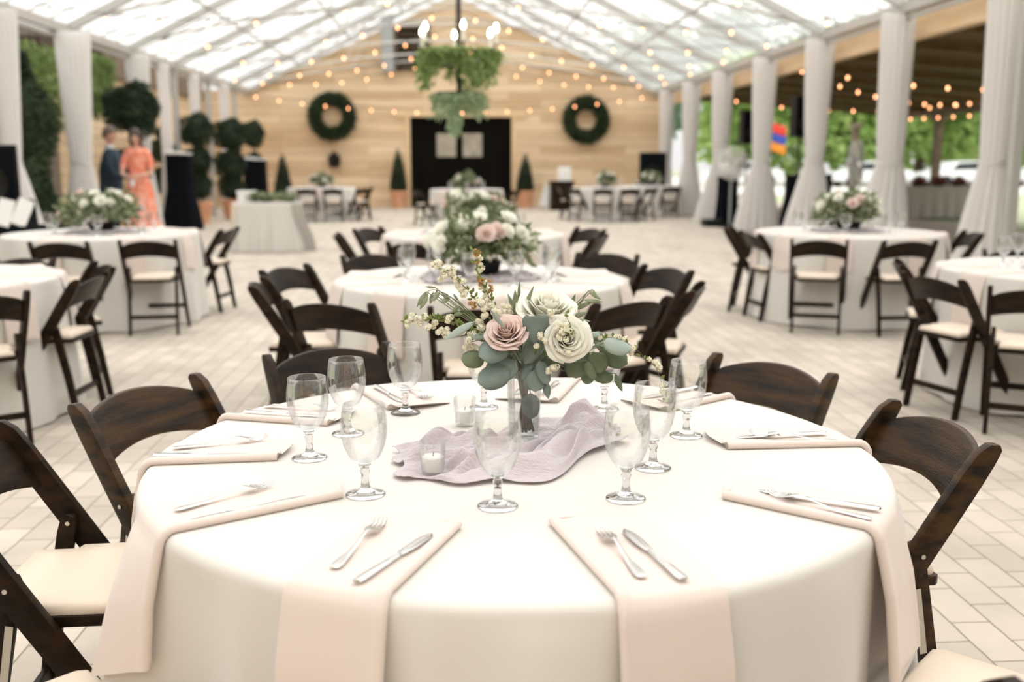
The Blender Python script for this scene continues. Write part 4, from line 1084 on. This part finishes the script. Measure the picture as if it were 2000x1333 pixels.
spirea([(1010,700,0), (975,645,-.02), (945,610,-.03), (920,575,-.03), (890,545,-.03), (852,518,-.03)],
       [(857,527,-.03,12), (850,518,-.03,8), (866,540,-.03,9), (897,548,-.03,9), (900,565,-.03,10), (905,572,-.03,8), (884,538,-.03,8), (940,598,-.05,13), (948,620,-.05,14), (970,612,-.06,11), (880,530,-.03,6)], 34, [(862,516,-.03,4), (922,592,-.04,6), (926,600,-.04,5)])
spirea([(1015,700,0), (985,640,-.01), (965,600,-.01), (948,565,-.01), (936,535,-.01), (926,492,-.01)],
       [(937,529,-.01,8), (935,505,-.01,6), (948,560,-.01,7), (955,580,-.01,9), (962,600,-.02,9), (975,605,-.02,10), (985,615,-.02,10), (992,598,-.01,7)], 40, [(928,492,-.01,6), (932,512,-.01,5), (940,543,-.01,8), (953,566,-.01,7), (944,552,-.01,6), (930,500,-.01,4)])
spirea([(1010,710,0), (960,668,-.04), (920,645,-.05), (880,630,-.05), (840,622,-.05), (792,628,-.05)],
       [(812,625,-.05,9), (800,622,-.05,6), (832,618,-.05,10), (850,632,-.05,7), (838,640,-.05,7), (862,645,-.05,8), (880,622,-.05,9), (875,648,-.05,7), (900,652,-.05,7), (795,634,-.05,6), (820,634,-.05,6)], 80, [(836,643,-.05,4)])
spirea([(1012,720,0), (970,680,-.04), (940,665,-.06), (918,670,-.06)], [(912,668,-.06,12), (930,680,-.06,9), (945,640,-.06,12), (925,655,-.05,9)], 30)
spirea([(1040,720,0), (1075,690,-.07), (1105,665,-.10), (1113,640,-.11), (1106,615,-.09)], [(1098,662,-.12,8), (1105,645,-.12,7), (1110,690,-.12,5), (1095,640,-.11,7), (1075,612,-.08,6)], 22, [], .0009)
spirea([(1030,720,0), (1045,690,-.08), (1060,665,-.10)], [(1058,662,-.10,9), (1048,676,-.10,5), (1080,716,-.10,9), (1070,722,-.10,6)], 10, [], .001)
spirea([(1060,705,0), (1140,672,-.04), (1175,660,-.04), (1215,665,-.05), (1245,685,-.05), (1262,703,-.05), (1282,720,-.05), (1296,760,-.05), (1310,795,-.05)],
       [(1205,658,-.05,6), (1222,664,-.05,6), (1236,682,-.05,7), (1232,690,-.05,5), (1286,714,-.05,7), (1268,702,-.05,4), (1297,752,-.05,6), (1300,768,-.05,7), (1303,780,-.05,5), (1172,660,-.04,4)], 26, [(1279,708,-.05,3)], .0010)
stem_([(1015,690,-.02), (1008,650,-.09), (1000,690,-.11), (1006,720,-.1)], .0009, 'stem', 'twig')
stem_([(1060,700,0), (1120,640,.02), (1135,590,.02), (1155,566,.015), (1168,580,.01)], .0012, 'stem', 'twig')
stem_([(1020,690,0), (925,625,-.02), (900,595,-.02), (865,572,-.03), (838,568,-.03), (815,600,-.03)], .0012, 'stem_g', 'twig')
# roses
def rose(px, py, dy, rpx, direction, kind, seed, op=1.0, n=30, sc_=(1, 1, 1)):
    o = rose_mesh(rpx*PXM, seed, op, n).build('rose_bloom', M[kind], br_, angle=180, solid=.0004)
    o.location = W(px, py, dy); aim(o, direction, seed); o.scale = sc_
    return o
a_ = rose(1068, 612, -.02, 55, (.12, -.5, 1), 'rose_w', 3, 1.05, 30); a_['label'] = 'largest ivory white rose at top'
a_ = rose(990, 655, -.08, 40, (-.15, -.72, .85), 'rose_p', 4, 1.0, 30); a_['label'] = 'blush pink rose'
a_ = rose(1106, 664, -.085, 44, (.05, -1, .30), 'rose_w', 8, 1.0, 30); a_['label'] = 'open white rose facing forward'
m = MB()
for (px, py, dy) in ((1068, 640, -.02), (990, 680, -.07), (1106, 690, -.06)):
    p = W(px, py, dy)
    for k in range(5):
        t = k*2*PI/5; leafm(m, p, p+Vector((math.cos(t)*.02, math.sin(t)*.02-.005, -.012)), .009, None, 'lance', nl=5, nw=3)
m.build('sepals', M['euca2'], br_, angle=180)

# ------------------------------------------------------------------ serving table, stands and speakers
r = tag(MB().box((-2.95, 16.2, .36), (1.0, .62, .72)).build('serving_table', M['beam'], smooth=False), 'small rectangular serving table under the floor length white cloth', 'table')
def sq_cloth(u, v):
    th = 2*PI*u; p = 6.0; cx, cy = abs(math.cos(th)), abs(math.sin(th)); k = (cx**p+cy**p)**(-1/p)
    if v < .3: q = v/.3; z = .76; e = 0
    else: q = 1; e = (v-.3)/.7; z = .76-.75*e
    f = (.02*math.sin(th*14)+.015*math.sin(th*23+1))*e
    return (-2.95+(.52*q+.05*e+f)*k*math.cos(th), 16.2+(.34*q+.05*e+f)*k*math.sin(th), z)
tag(MB().grid(sq_cloth, 220, 30, wrap=True).build('tablecloth', M['cloth'], angle=180), 'white floor length cloth on the small serving table right of woman', 'tablecloth')
def strip_over(u, v):
    x = -2.52+.16*u+.02*math.sin(v*9); L = v*2.1
    if L < .62: y, z = 16.52-L, .768
    else: y, z = 15.84-.02*(L-.62)-.05*u*0, .768-(L-.62)*.5; 
    x += max(0, L-.62)*.12+.02*math.sin(u*14)*min(1, max(0, L-.5))
    return (x, y+.014*math.sin(u*16)*min(1, max(0, L-.5)), z)
tag(MB().grid(strip_over, 14, 30).build('table_runner', M['greycloth'], angle=180, solid=.003), 'taupe gauze runner hanging off right end of the serving table', 'runner')
g_ = empty('greenery_garland', (-2.85, 16.1, .77), 0, 'pale greenery and white flowers lying along the serving table top', 'flowers')
leaf_cloud(lambda q: (Vector((q.uniform(-.35, .35), q.gauss(0, .08), q.uniform(0, .1))), Vector((q.uniform(-1, 1), -.3, .5))), 520, .08, 71, .4).build('foliage', M['arr'], g_, smooth=False)
for k in range(5): bloom('rose_w', .045, g_, (-.28+.13*k, -.03*(k % 2), .09), (0, -.4, 1))
tag(MB().box((-3.25, 16.15, .84), (.26, .2, .14)).box((-3.25, 16.15, .92), (.28, .22, .03)).build('card_box', M['white'], smooth=False, bevel=.006), 'small white box on left end of the serving table', 'box')

def speaker(loc, w_, d_, h_, rz, label, logo=True, name='loudspeaker'):
    r = empty(name, loc, rz, label, 'speaker')
    MB().prism([(-w_/2, -d_/2), (w_/2, -d_/2), (w_*.34, d_/2), (-w_*.34, d_/2)], 'z', 0, h_).build('cabinet', M['black'], r, smooth=False, bevel=.015)
    MB().box((0, -d_/2-.008, h_*.5), (w_*.88, .016, h_*.9)).build('grille', M['black_cloth'], r, smooth=False, bevel=.006)
    MB().lathe([(.001, 0), (w_*.3, .0), (w_*.33, .012)], 28, close=False).build('woofer_ring', M['black_metal'], r, loc=(0, -d_/2-.018, h_*.32)).rotation_euler = (PI/2, 0, 0)
    if logo: MB().box((0, -d_/2-.019, h_*.30), (w_*.22, .004, .05)).build('badge', M['alum'], r, smooth=False)
    return r
def tripod(loc, h, label):
    r = empty('speaker_stand', loc, 0, label, 'stand')
    MB().tube([(0, 0, .28), (0, 0, h)], .022, 10).build('pole', M['black'], r)
    for k in range(3):
        a = k*2.094+.5; MB().tube([(0, 0, .75), (.42*math.cos(a), .42*math.sin(a), .015)], .014, 8).build('leg', M['black'], r)
    MB().lathe([(.02, .70), (.04, .72), (.04, .80), (.02, .82)], 12).build('collar', M['black'], r)
    return r
speaker((-5.25, 12.0, .95), .62, .5, .62, .2, 'black loudspeaker cut by the left edge, beside tall dark shrub')
tag(MB().box((-5.25, 12.1, .475), (.70, .5, .95), taper=.9).build('draped_stand', M['black_cloth'], smooth=False, bevel=.03), 'black draped stand under the loudspeaker at the left edge', 'stand')
for k, (x, rz, l) in enumerate([(-4.98, .22, 'left of two white cards leaning on the black stand at left edge'), (-4.80, .15, 'right of two white cards leaning on the black stand at left edge')]):
    tag(MB().box((x, 11.55+.03*k, .83), (.17, .008, .30), Matrix.Rotation(.25+.1*k, 3, 'Y') @ Matrix.Rotation(-.25, 3, 'X')).build('white_card', M['paper'], smooth=False), l, 'card')
tag(MB().box((-4.95, 11.72, .34), (.55, .4, .68)).build('side_stand', M['black_cloth'], smooth=False, bevel=.02), 'low black box behind the two leaning white cards', 'stand')
def draped(loc, w_, h_, label, spread=.16, tip=True):
    r = empty('draped_stand', loc, 0, label, 'stand')
    def fn(u, v):
        th = 2*PI*u; k = (abs(math.cos(th))**5+abs(math.sin(th))**5)**(-.2); q = w_/2+spread*max(0, v-.45)*1.6; f = .02*math.sin(th*11)*v
        return ((q+f)*k*math.cos(th), (q*.8+f)*k*math.sin(th), h_*(1-v)+.01*v)
    m = MB().grid(fn, 80, 16, wrap=True); m.box((0, 0, h_-.01), (w_*.98, w_*.78, .02)); m.build('black_drape', M['black_cloth'], r, angle=60)
    if tip: MB().box((0, 0, h_+.025), (w_*.95, w_*.7, .05), Matrix.Rotation(.12, 3, 'Y')).build('white_lid', M['paper'], r, smooth=False, bevel=.01)
    return r
draped((-5.62, 21.3, 0), .50, 1.52, 'tall black draped stand with pale top, right of the woman')
draped((-5.15, 26.8, 0), .56, 1.42, 'second black draped stand near left corner of the back wall', .05)
speaker((5.25, 27.2, .82), .72, .5, .80, -.1, 'large black loudspeaker in the right corner beside the back wall')
tag(MB().box((5.25, 27.25, .41), (.74, .55, .82)).build('draped_stand', M['black_cloth'], smooth=False, bevel=.03), 'black draped box under the corner loudspeaker', 'stand')
# sign, barrel cabinet, easel at the back wall
r = empty('side_cabinet', (3.05, 29.3, 0), 0, 'dark wooden side cabinet against the back wall holding a white sign', 'cabinet')
MB().box((0, 0, .40), (.66, .45, .78)).build('body', M['walnut2'], r, smooth=False, bevel=.01); MB().box((0, 0, .81), (.74, .5, .04)).build('top', M['walnut'], r, smooth=False, bevel=.008)
for s in (-1, 1):
    d_ = MB().box((s*.155, -.235, .40), (.29, .02, .68)).build('door', M['walnut'], r, smooth=False, bevel=.005); MB().tube([(s*.03, -.25, .38), (s*.03, -.25, .46)], .008, 6).build('handle', M['bolt'], d_)
r = empty('framed_sign', (3.12, 29.2, .83), .05, 'small white framed sign standing on the dark side cabinet', 'sign')
MB().box((0, 0, .19), (.34, .02, .38), Matrix.Rotation(-.1, 3, 'X')).build('sign_board', M['paper'], r, smooth=False); MB().box((0, .01, .19), (.38, .02, .42), Matrix.Rotation(-.1, 3, 'X')).build('frame', M['white'], r, smooth=False, bevel=.004)
r = empty('folding_easel', (2.55, 29.6, 0), 0, 'pale grey leaning easel between the terracotta pot and dark cabinet', 'easel')
MB().tube([(-.12, -.25, 0), (.12, .15, .8)], .022, 6).tube([(.08, -.25, 0), (.26, .15, .8)], .022, 6).build('front_legs', M['grey'], r)
MB().box((.07, -.06, .38), (.24, .02, .62), Matrix.Rotation(-.45, 3, 'X') @ Matrix.Rotation(.28, 3, 'Y')).build('board', M['alum'], r, smooth=False)

# ------------------------------------------------------------------ fans, speakers and bar on the right
def fan(loc, h, rad, rz, label, grey=False):
    r = empty('pedestal_fan', loc, rz, label, 'fan'); mm = M['alum'] if grey else M['white']
    MB().lathe([(.001, 0), (.22, 0), (.22, .02), (.05, .05), (.001, .06)], 24).build('base', M['black'], r)
    MB().tube([(0, 0, .03), (0, 0, h)], .022, 8).build('pole', M['grey2'], r)
    hd = MB().lathe([(.001, -.10), (.08, -.10), (.09, .02), (.001, .03)], 16).build('motor', M['grey2'], r, loc=(0, 0, h)); hd.rotation_euler = (PI/2, 0, 0)
    cg = MB()
    for z in (-.02, .12):
        for q in (rad, rad*.66, rad*.33): cg.tube([(q*math.cos(t*PI/12), q*math.sin(t*PI/12), z*(1.2-q/rad*.2)) for t in range(25)], .006, 4)
    for k in range(28):
        a = k*PI/14; cg.tube([(0, 0, -.04), (rad*math.cos(a), rad*math.sin(a), -.02), (rad*1.02*math.cos(a), rad*1.02*math.sin(a), .05), (rad*math.cos(a), rad*math.sin(a), .12), (0, 0, .15)], .0045, 4)
    c_ = cg.build('cage', mm, r, loc=(0, 0, h)); c_.rotation_euler = (PI/2, 0, 0)
    for k in range(4):
        a = k*PI/2+.4
        def bf(u, v, a=a): 
            q = .05+(rad*.86-.05)*v; w_ = (.10+.16*v)*(u-.5); return (q*math.cos(a)-w_*math.sin(a), q*math.sin(a)+w_*math.cos(a), .05+(u-.5)*.08)
        b_ = MB().grid(bf, 5, 6).build('blade', mm, r, loc=(0, 0, h), solid=.004); b_.rotation_euler = (PI/2, 0, 0)
    return r
fan((5.80, 21.3, 0), 1.34, .34, .25, 'white round pedestal fan standing in front of the gathered curtains')
fan((6.55, 16.6, 0), 1.36, .36, 1.05, 'grey pedestal fan seen obliquely between two curtains on right', True)
draped((5.98, 22.2, 0), .42, 1.05, 'black draped box beside the white fan near the curtain foot', .04, False)
tag(MB().box((5.55, 21.75, .08), (.42, .42, .15)).build('floor_monitor', M['black'], smooth=False, bevel=.03), 'small low black box on the floor by the white fan', 'speaker')
for loc, lab, lab2 in [((6.85, 20.2, 1.86), 'black loudspeaker raised on a pole between two right curtains', 'black tripod stand carrying the loudspeaker between two right curtains'),
                 ((7.0, 24.4, 1.8), 'farther black loudspeaker raised on a pole behind the right curtains', 'black tripod stand carrying the farther raised loudspeaker')]:
    speaker(loc, .40, .36, .78, .2, lab, False); tripod((loc[0], loc[1], 0), loc[2], lab2)
draped((6.75, 19.0, 0), .62, 1.15, 'tall black clothed cocktail table behind the right curtains', .10, False)
draped((7.4, 21.6, 0), .6, 1.1, 'farther black clothed cocktail table behind the right curtains', .10, False)
r = empty('buffet_table', (11.9, 24.9, 0), 0, 'long buffet table with taupe cloth under the dark plank ceiling', 'table')
MB().box((0, 0, .75), (2.7, .9, .04)).build('tabletop', M['beam'], r, smooth=False)
def bfn(u, v):
    th = 2*PI*u; k = (abs(math.cos(th))**8+abs(math.sin(th))**8)**(-.125); return ((1.36+.03*math.sin(th*30)*v)*k*math.cos(th), (.46+.03*math.sin(th*30)*v)*k*math.sin(th), .77-.76*v)
MB().grid(bfn, 160, 8, wrap=True).box((0, 0, .775), (2.7, .9, .008)).build('cloth_skirt', M['greycloth'], r, angle=60)
for k in range(4):
    t = empty('food_platter', (10.95+.5*k, 24.75, .785), 0, None, 'platter', 'platters on the buffet table')
    MB().lathe([(.001, 0), (.12, 0), (.21, .05), (.20, .05), (.11, .012), (.001, .012)], 20, close=False).build('tray', M['black_metal'], t)
    MB().lathe([(.001, .0), (.05, .01), (.05, .08), (.001, .08)], 14).build('riser', M['black_metal'], t)
    leaf_cloud(ball_vol((0, 0, .12), .17, .2, .6), 260, .06, 80+k, .9).build('food', M['berry'], t, smooth=False)
    t['label'] = 'dark platter of red food, %s on the taupe buffet table' % ['leftmost', 'second from left', 'third from left', 'rightmost'][k]
for k, (x, y) in enumerate(((11.0, 24.55), (12.7, 24.6), (12.95, 24.8))):
    o = MB().lathe([(.001, 0), (.08, 0), (.14, .02), (.08, .012), (.08, .10), (.001, .10)], 20).build('plate_stack', M['white'], loc=(x, y, .785)); tag(o, 'stack of white plates, %s on the taupe buffet table' % ['left', 'middle', 'right'][k], 'plates', 'plate stacks on the buffet')

# flag far behind on the lawn
r = empty('flag', (12.4, 40, 0), 0, 'colourful red, blue and orange flag on a pole beyond the right curtains', 'flag')
MB().tube([(0, 0, 0), (0, 0, 3.1)], .03, 8).build('pole', M['white'], r)
for k, mm in enumerate(('red', 'blue', 'orange')):
    MB().grid(lambda u, v, k=k: (.03+u*.6, .06*math.sin(u*6+v), 2.9-k*.36-.36*v-.22*u), 10, 5).build('flag_stripe', M[mm], r, solid=.004, angle=180)

# ------------------------------------------------------------------ cars and trees beyond
def make_car():
    r = empty('car', (0, 0, 0))
    prof = [(-2.2, .35), (-2.25, .62), (-2.15, .82), (-1.35, .93), (-.75, 1.38), (.75, 1.45), (1.5, 1.0), (2.15, .9), (2.25, .6), (2.2, .35)]
    MB().prism(prof, 'y', -.85, .85).build('car_body', M['car'], r, bevel=.06, angle=50)
    win = [(-1.15, .95), (-.70, 1.31), (.68, 1.37), (1.22, .98)]
    for sy in (-1, 1): MB().prism(win, 'y', sy*.845, sy*.862).build('side_window', M['car_glass'], r, smooth=False)
    for sx_ in (-1.4, 1.4):
        for sy in (-.8, .8):
            w_ = MB().lathe([(.001, -.1), (.30, -.1), (.33, -.06), (.33, .06), (.30, .1), (.001, .1)], 24).build('wheel', M['tyre'], r, loc=(sx_, sy, .33)); w_.rotation_euler = (PI/2, 0, 0)
    return remember(r)
car0 = make_car()
cars = [car0]+[dup(car0, (0, 0, 0)) for _ in range(3)]
for o, (x, y, rz, l) in zip(cars, [(27.6, 55, .25, 'white car parked at far right behind the buffet table'), (22.6, 55, .1, 'white car parked beyond the lawn behind the grey fan'),
                                  (16.4, 58, 0, 'white car glimpsed farther left beyond the right curtains'), (33.0, 55, .1, 'white car at the far right edge beyond the nearest curtain')]):
    o.location = (x, y, -.03); o.rotation_euler = (0, 0, rz); o['label'] = l; o['category'] = 'car'; o['group'] = 'cars parked beyond the lawn'
def make_tree(name, m_, h, w_, seed, n=5200):
    r = empty(name, (0, 0, 0)); rnd = random.Random(seed)
    MB().tube([(0, 0, 0), (.1, 0, h*.35), (0, 0, h*.75)], [.22, .17, .06], 8).build('trunk', M['bark'], r)
    blobs = [(Vector((rnd.uniform(-.6, .6)*w_, rnd.uniform(-.5, .5)*w_, h*rnd.uniform(.25, .8))), rnd.uniform(.3, .5)*w_) for _ in range(12)]
    def vol(q):
        c, R_ = blobs[q.randrange(12)]; d = Vector((q.gauss(0, 1), q.gauss(0, 1), q.gauss(0, 1))).normalized(); return c+d*R_*q.uniform(.6, 1), d
    leaf_cloud(vol, n, .55, seed, .7).build('crown', m_, r, smooth=False)
    return remember(r)
ta, tb = make_tree('broadleaf_tree', M['tree_a'], 6.5, 3.4, 91), make_tree('dark_tree', M['tree_b'], 13, 5.5, 92)
tx = [('a', 24.2, 61, 0, 1.3, 'light green tree behind the grey fan beyond the lawn'), ('a', 29.6, 64, 2, 1.5, 'bright green tree beside the dark post above the buffet'), ('a', 35.5, 68, 4, 1.3, 'bright green tree right of the dark post above the buffet'),
      ('a', 19.0, 63, 1, 1.3, 'light green tree between the fourth and fifth nearest right curtains'), ('a', 46, 71, 3, 1.4, 'light green tree at the right frame edge beyond the nearest curtain'),
      ('b', 17, 98, 0, 1.25, 'tall dark tree, leftmost in the distant tree line'), ('b', 28, 100, 1, 1.4, 'tall dark tree, second from left in the distant tree line'), ('b', 38.5, 97, 2, 1.25, 'tall dark tree, third from left in the distant tree line'),
      ('b', 49, 99, 3, 1.45, 'tall dark tree, fourth from left in the distant tree line'), ('b', 60, 101, 4, 1.35, 'tall dark tree, fifth from left in the distant tree line'), ('b', 71, 99, 5, 1.4, 'tall dark tree, rightmost in the distant tree line')]
ua = ub = False
for k, x, y, rz, s, l in tx:
    src = ta if k == 'a' else tb
    if k == 'a' and not ua: o, ua = ta, True
    elif k == 'b' and not ub: o, ub = tb, True
    else: o = dup(src, (0, 0, 0))
    o.location = (x, y, -.05); o.rotation_euler = (0, 0, rz); o.scale = (s, s, s); o['label'] = l; o['category'] = 'tree'; o['group'] = 'trees beyond the open side'

# ------------------------------------------------------------------ people
def skin_body(name, mat_, joints, edges, parent, root=0, sub=2):
    me = bpy.data.meshes.new(name); me.from_pydata([j[0] for j in joints], edges, []); o = bpy.data.objects.new(name, me); C.objects.link(o); o.parent = parent
    md = o.modifiers.new('skin', 'SKIN'); md.use_smooth_shade = True
    for i, j in enumerate(joints):
        v = me.skin_vertices[0].data[i]; v.radius = j[1] if isinstance(j[1], tuple) else (j[1], j[1]); v.use_root = (i == root)
    s = o.modifiers.new('sub', 'SUBSURF'); s.levels = sub; s.render_levels = sub
    me.materials.append(mat_); return o
def head(parent, c, r_, face_dir, hair_m, long_hair=False):
    """head with nose, brow, chin, ears; face_dir is a unit xy vector"""
    f = Vector((face_dir[0], face_dir[1], 0)).normalized(); s = Vector((-f.y, f.x, 0)); c = Vector(c)
    def P(fx, sx_, z): return c+f*fx*r_+s*sx_*r_+Vector((0, 0, z*r_))
    def fn(u, v):
        th = 2*PI*u; ph = PI*v; x = math.cos(th)*math.sin(ph); y = math.sin(th)*math.sin(ph); z = math.cos(ph)
        jaw = 1-.28*max(0, -z)**1.2
        fx = x*(.98 if x > 0 else 1.05)*jaw; sy = y*.80*jaw; zz = z*1.22
        if x > .6 and abs(y) < .22 and -.45 < z < .05: fx += .22*(1-abs(y)/.22)*(.05-z)/.5        # nose
        if x > .5 and abs(abs(y)-.33) < .16 and .02 < z < .22: fx -= .07                            # eye sockets
        if x > .5 and -1 < z < -.75: fx += .10                                                      # chin
        return P(fx, sy, zz)
    hm = MB().grid(fn, 40, 28, wrap=True).build('head', M['skin'], parent, angle=180)
    for q in (-1, 1):
        e = MB().lathe([(.001, -.1*r_), (.07*r_, -.05*r_), (.08*r_, .05*r_), (.001, .1*r_)], 8).build('eye', M['eye'], hm); e.location = P(.80, q*.32, .12)
        e = MB().lathe([(.001, -.22*r_), (.10*r_, -.1*r_), (.13*r_, .1*r_), (.001, .22*r_)], 8).build('ear', M['skin'], hm); e.location = P(-.05, q*.80, .0)
    e = MB().tube([P(.78, -.22, -.55), P(.86, 0, -.57), P(.78, .22, -.55)], .05*r_, 6).build('mouth', M['lip'], hm)
    def hf(u, v):
        th = 2*PI*u; x = math.cos(th); back = (1-x)/2
        low = .35+(1.7 if long_hair else .75)*back**.8
        ph = min(PI*.96, (PI*.30+low*.9)*v) if not long_hair else (PI*.30+min(1.0, low)*1.0)*v
        z = math.cos(ph); rr = math.sin(ph)
        p = [x*rr*1.10-.04, math.sin(th)*rr*.92, z*1.33]
        if long_hair and v > .6 and back > .25: p[2] -= (v-.6)*2.6*back; p[0] *= .95
        wv = 1+.03*math.sin(th*9+v*5)
        return P(p[0]*wv, p[1]*wv, p[2])
    MB().grid(hf, 36, 16, wrap=True).build('hair', hair_m, parent, angle=180, solid=.012)
    return hm
def hand(parent, wrist, direction, palm_n, mat_, size=.085, curl=.5, side=1):
    d = Vector(direction).normalized(); n = (Vector(palm_n)-d*Vector(palm_n).dot(d)).normalized(); s = d.cross(n)*side; w0 = Vector(wrist)
    J = [(tuple(w0), (.022, .016)), (tuple(w0+d*size*.5), (.034, .014)), (tuple(w0+d*size*.9), (.036, .013))]; E = [(0, 1), (1, 2)]
    for k, L in enumerate((.80, .92, .86, .66)):
        b = w0+d*size*1.0+s*(.030-.020*k); i0 = len(J); J.append((tuple(b), .0095)); E.append((2, i0)); p = b; dd = d.copy()
        for q in range(3):
            dd = (dd*math.cos(curl*.6)+n*math.sin(curl*.6)).normalized(); p = p+dd*size*L*(.42-.06*q); J.append((tuple(p), .0088-.001*q)); E.append((len(J)-2, len(J)-1))
    b = w0+d*size*.35+s*.030; i0 = len(J); J.append((tuple(b), .011)); E.append((1, i0))
    p = b+(s*.7+d*.6+n*.3).normalized()*.03; J.append((tuple(p), .0105)); E.append((i0, i0+1)); p = p+(d*.9+n*.4).normalized()*.028; J.append((tuple(p), .009)); E.append((i0+1, i0+2))
    return skin_body('hand', mat_, J, E, parent, 0, 1)
# woman in a long coral dress, arms folded in front, phone held low
wx, wy = -5.12, 16.9
r = empty('person', (wx, wy, 0), 0, 'person in long coral floral dress with hands clasped at waist', 'person'); S = 1.88/1.70
def wj(x, y, z): return (x*S, y*S, z*S)
skin_body('body', M['skin'], [(wj(0, 0, .98), .10), (wj(0, 0, 1.18), .095), (wj(0, 0, 1.34), .12), (wj(0, -.01, 1.42), .07), (wj(0, -.02, 1.50), .045), (wj(0, -.03, 1.56), .05),
    (wj(.15, 0, 1.38), .055), (wj(.19, -.03, 1.20), .043), (wj(.21, -.08, 1.08), .036), (wj(.08, -.22, 1.05), .028), (wj(.03, -.235, 1.04), .022),
    (wj(-.15, 0, 1.38), .055), (wj(-.19, -.03, 1.20), .043), (wj(-.21, -.08, 1.08), .036), (wj(-.09, -.22, 1.03), .028), (wj(-.04, -.235, 1.02), .022),
    (wj(.09, 0, .90), .09), (wj(.08, -.01, .5), .06), (wj(.08, 0, .08), .035), (wj(.08, -.10, .035), .03), (wj(-.09, 0, .90), .09), (wj(-.08, -.01, .5), .06), (wj(-.08, 0, .08), .035), (wj(-.08, -.10, .035), .03)],
    [(0,1),(1,2),(2,3),(3,4),(4,5),(2,6),(6,7),(7,8),(8,9),(9,10),(2,11),(11,12),(12,13),(13,14),(14,15),(0,16),(16,17),(17,18),(18,19),(0,20),(20,21),(21,22),(22,23)], r)
hand(r, wj(.03, -.235, 1.04), (-1, -.1, -.15), (0, 1, 0), M['skin'], .08, .6, 1); hand(r, wj(-.04, -.235, 1.02), (1, -.1, -.1), (0, 1, 0), M['skin'], .08, .6, -1)
head(r, wj(0, -.04, 1.60), .098*S, (.15, -1), M['hair'], True)
def dressf(u, v):
    th = 2*PI*u; z = 1.40-1.34*v
    if z > 1.08: q = .155-(1.40-z)*.10; dq = .105
    elif z > .85: q = .125+(1.08-z)*.30; dq = .105+(1.08-z)*.12
    else: q = .194+(.85-z)*.13; dq = .135+(.85-z)*.16
    if z > 1.36: q *= .9
    f = 1+.06*math.sin(th*9+z*3)*min(1, max(0, 1.0-z)*1.5)
    return wj(q*f*math.cos(th), dq*f*math.sin(th), z)
MB().grid(dressf, 72, 40, wrap=True).build('dress', M['dress'], r, angle=180, solid=.006)
skin_body('sleeves', M['dress'], [(wj(0, 0, 1.35), .12), (wj(.15, 0, 1.37), .066), (wj(.195, -.03, 1.20), .056), (wj(.205, -.06, 1.12), .056), (wj(-.15, 0, 1.37), .066), (wj(-.195, -.03, 1.20), .056), (wj(-.205, -.06, 1.12), .056)], [(0,1),(1,2),(2,3),(0,4),(4,5),(5,6)], r)
for s in (-1, 1): MB().prism([(-.04, 0), (.04, 0), (.035, .05), (-.03, .06)], 'x', s*.09*S-.035, s*.09*S+.035).build('shoe', M['shoe'], r, loc=(0, -.07, 0), bevel=.01)
tag(MB().lathe([(.001, 0), (.03, 0), (.036, .10), (.034, .10), (.028, .006), (.001, .006)], 20, (wx-.01, wy-.29*S, .90*S), close=False).build('drinking_glass', M['frost']), 'small white cup held low by the person in the coral dress', 'cup')
# man in a navy jacket, turned toward her
mx_, my = -5.74, 17.45
r = empty('person', (mx_, my, 0), 0, 'person in dark navy suit jacket beside the curtain, turned to the coral dress', 'person'); S = 1.95/1.78
skin_body('body', M['skin'], [(wj(0, 0, 1.30), .10), (wj(0, 0, 1.45), .07), (wj(.01, 0, 1.53), .056), (wj(.02, -.0, 1.60), .055)], [(0,1),(1,2),(2,3)], r)
skin_body('jacket', M['navy'], [(wj(0, 0, .92), (.20, .17)), (wj(0, 0, 1.12), (.21, .18)), (wj(0, 0, 1.34), (.20, .16)), (wj(0, 0, 1.45), .08),
    (wj(.05, -.19, 1.40), .078), (wj(.07, -.25, 1.20), .065), (wj(.13, -.25, 1.06), .058), (wj(.27, -.14, 1.02), .045),
    (wj(.02, .20, 1.40), .078), (wj(.05, .25, 1.20), .065), (wj(.12, .24, 1.06), .058), (wj(.27, .08, 1.02), .045), (wj(0, 0, .80), (.18, .15))],
    [(0,1),(1,2),(2,3),(2,4),(4,5),(5,6),(6,7),(2,8),(8,9),(9,10),(10,11),(0,12)], r)
skin_body('trousers', M['trouser'], [(wj(0, 0, .88), .14), (wj(.0, -.10, .78), .095), (wj(.02, -.10, .45), .07), (wj(0, -.10, .06), .055), (wj(.0, .10, .78), .095), (wj(.02, .10, .45), .07), (wj(0, .10, .06), .055)], [(0,1),(1,2),(2,3),(0,4),(4,5),(5,6)], r)
hand(r, wj(.28, -.13, 1.02), (1, .3, -.1), (0, .5, -.8), M['skin'], .085, .5, 1); hand(r, wj(.28, .07, 1.02), (1, -.3, -.1), (0, -.5, -.8), M['skin'], .085, .5, -1)
MB().lathe([(.06*S, 0), (.072*S, .03), (.064*S, .06)], 16, (0, 0, 1.45*S)).build('shirt_collar', M['shirt'], r)
head(r, wj(.03, 0, 1.66), .105*S, (1, -.45), M['hair_grey'], False)
for s in (-1, 1): MB().prism([(-.08, 0), (.20, 0), (.19, .04), (.05, .10), (-.07, .09)], 'y', s*.10*S-.045, s*.10*S+.045).build('shoe', M['shoe'], r, bevel=.012)
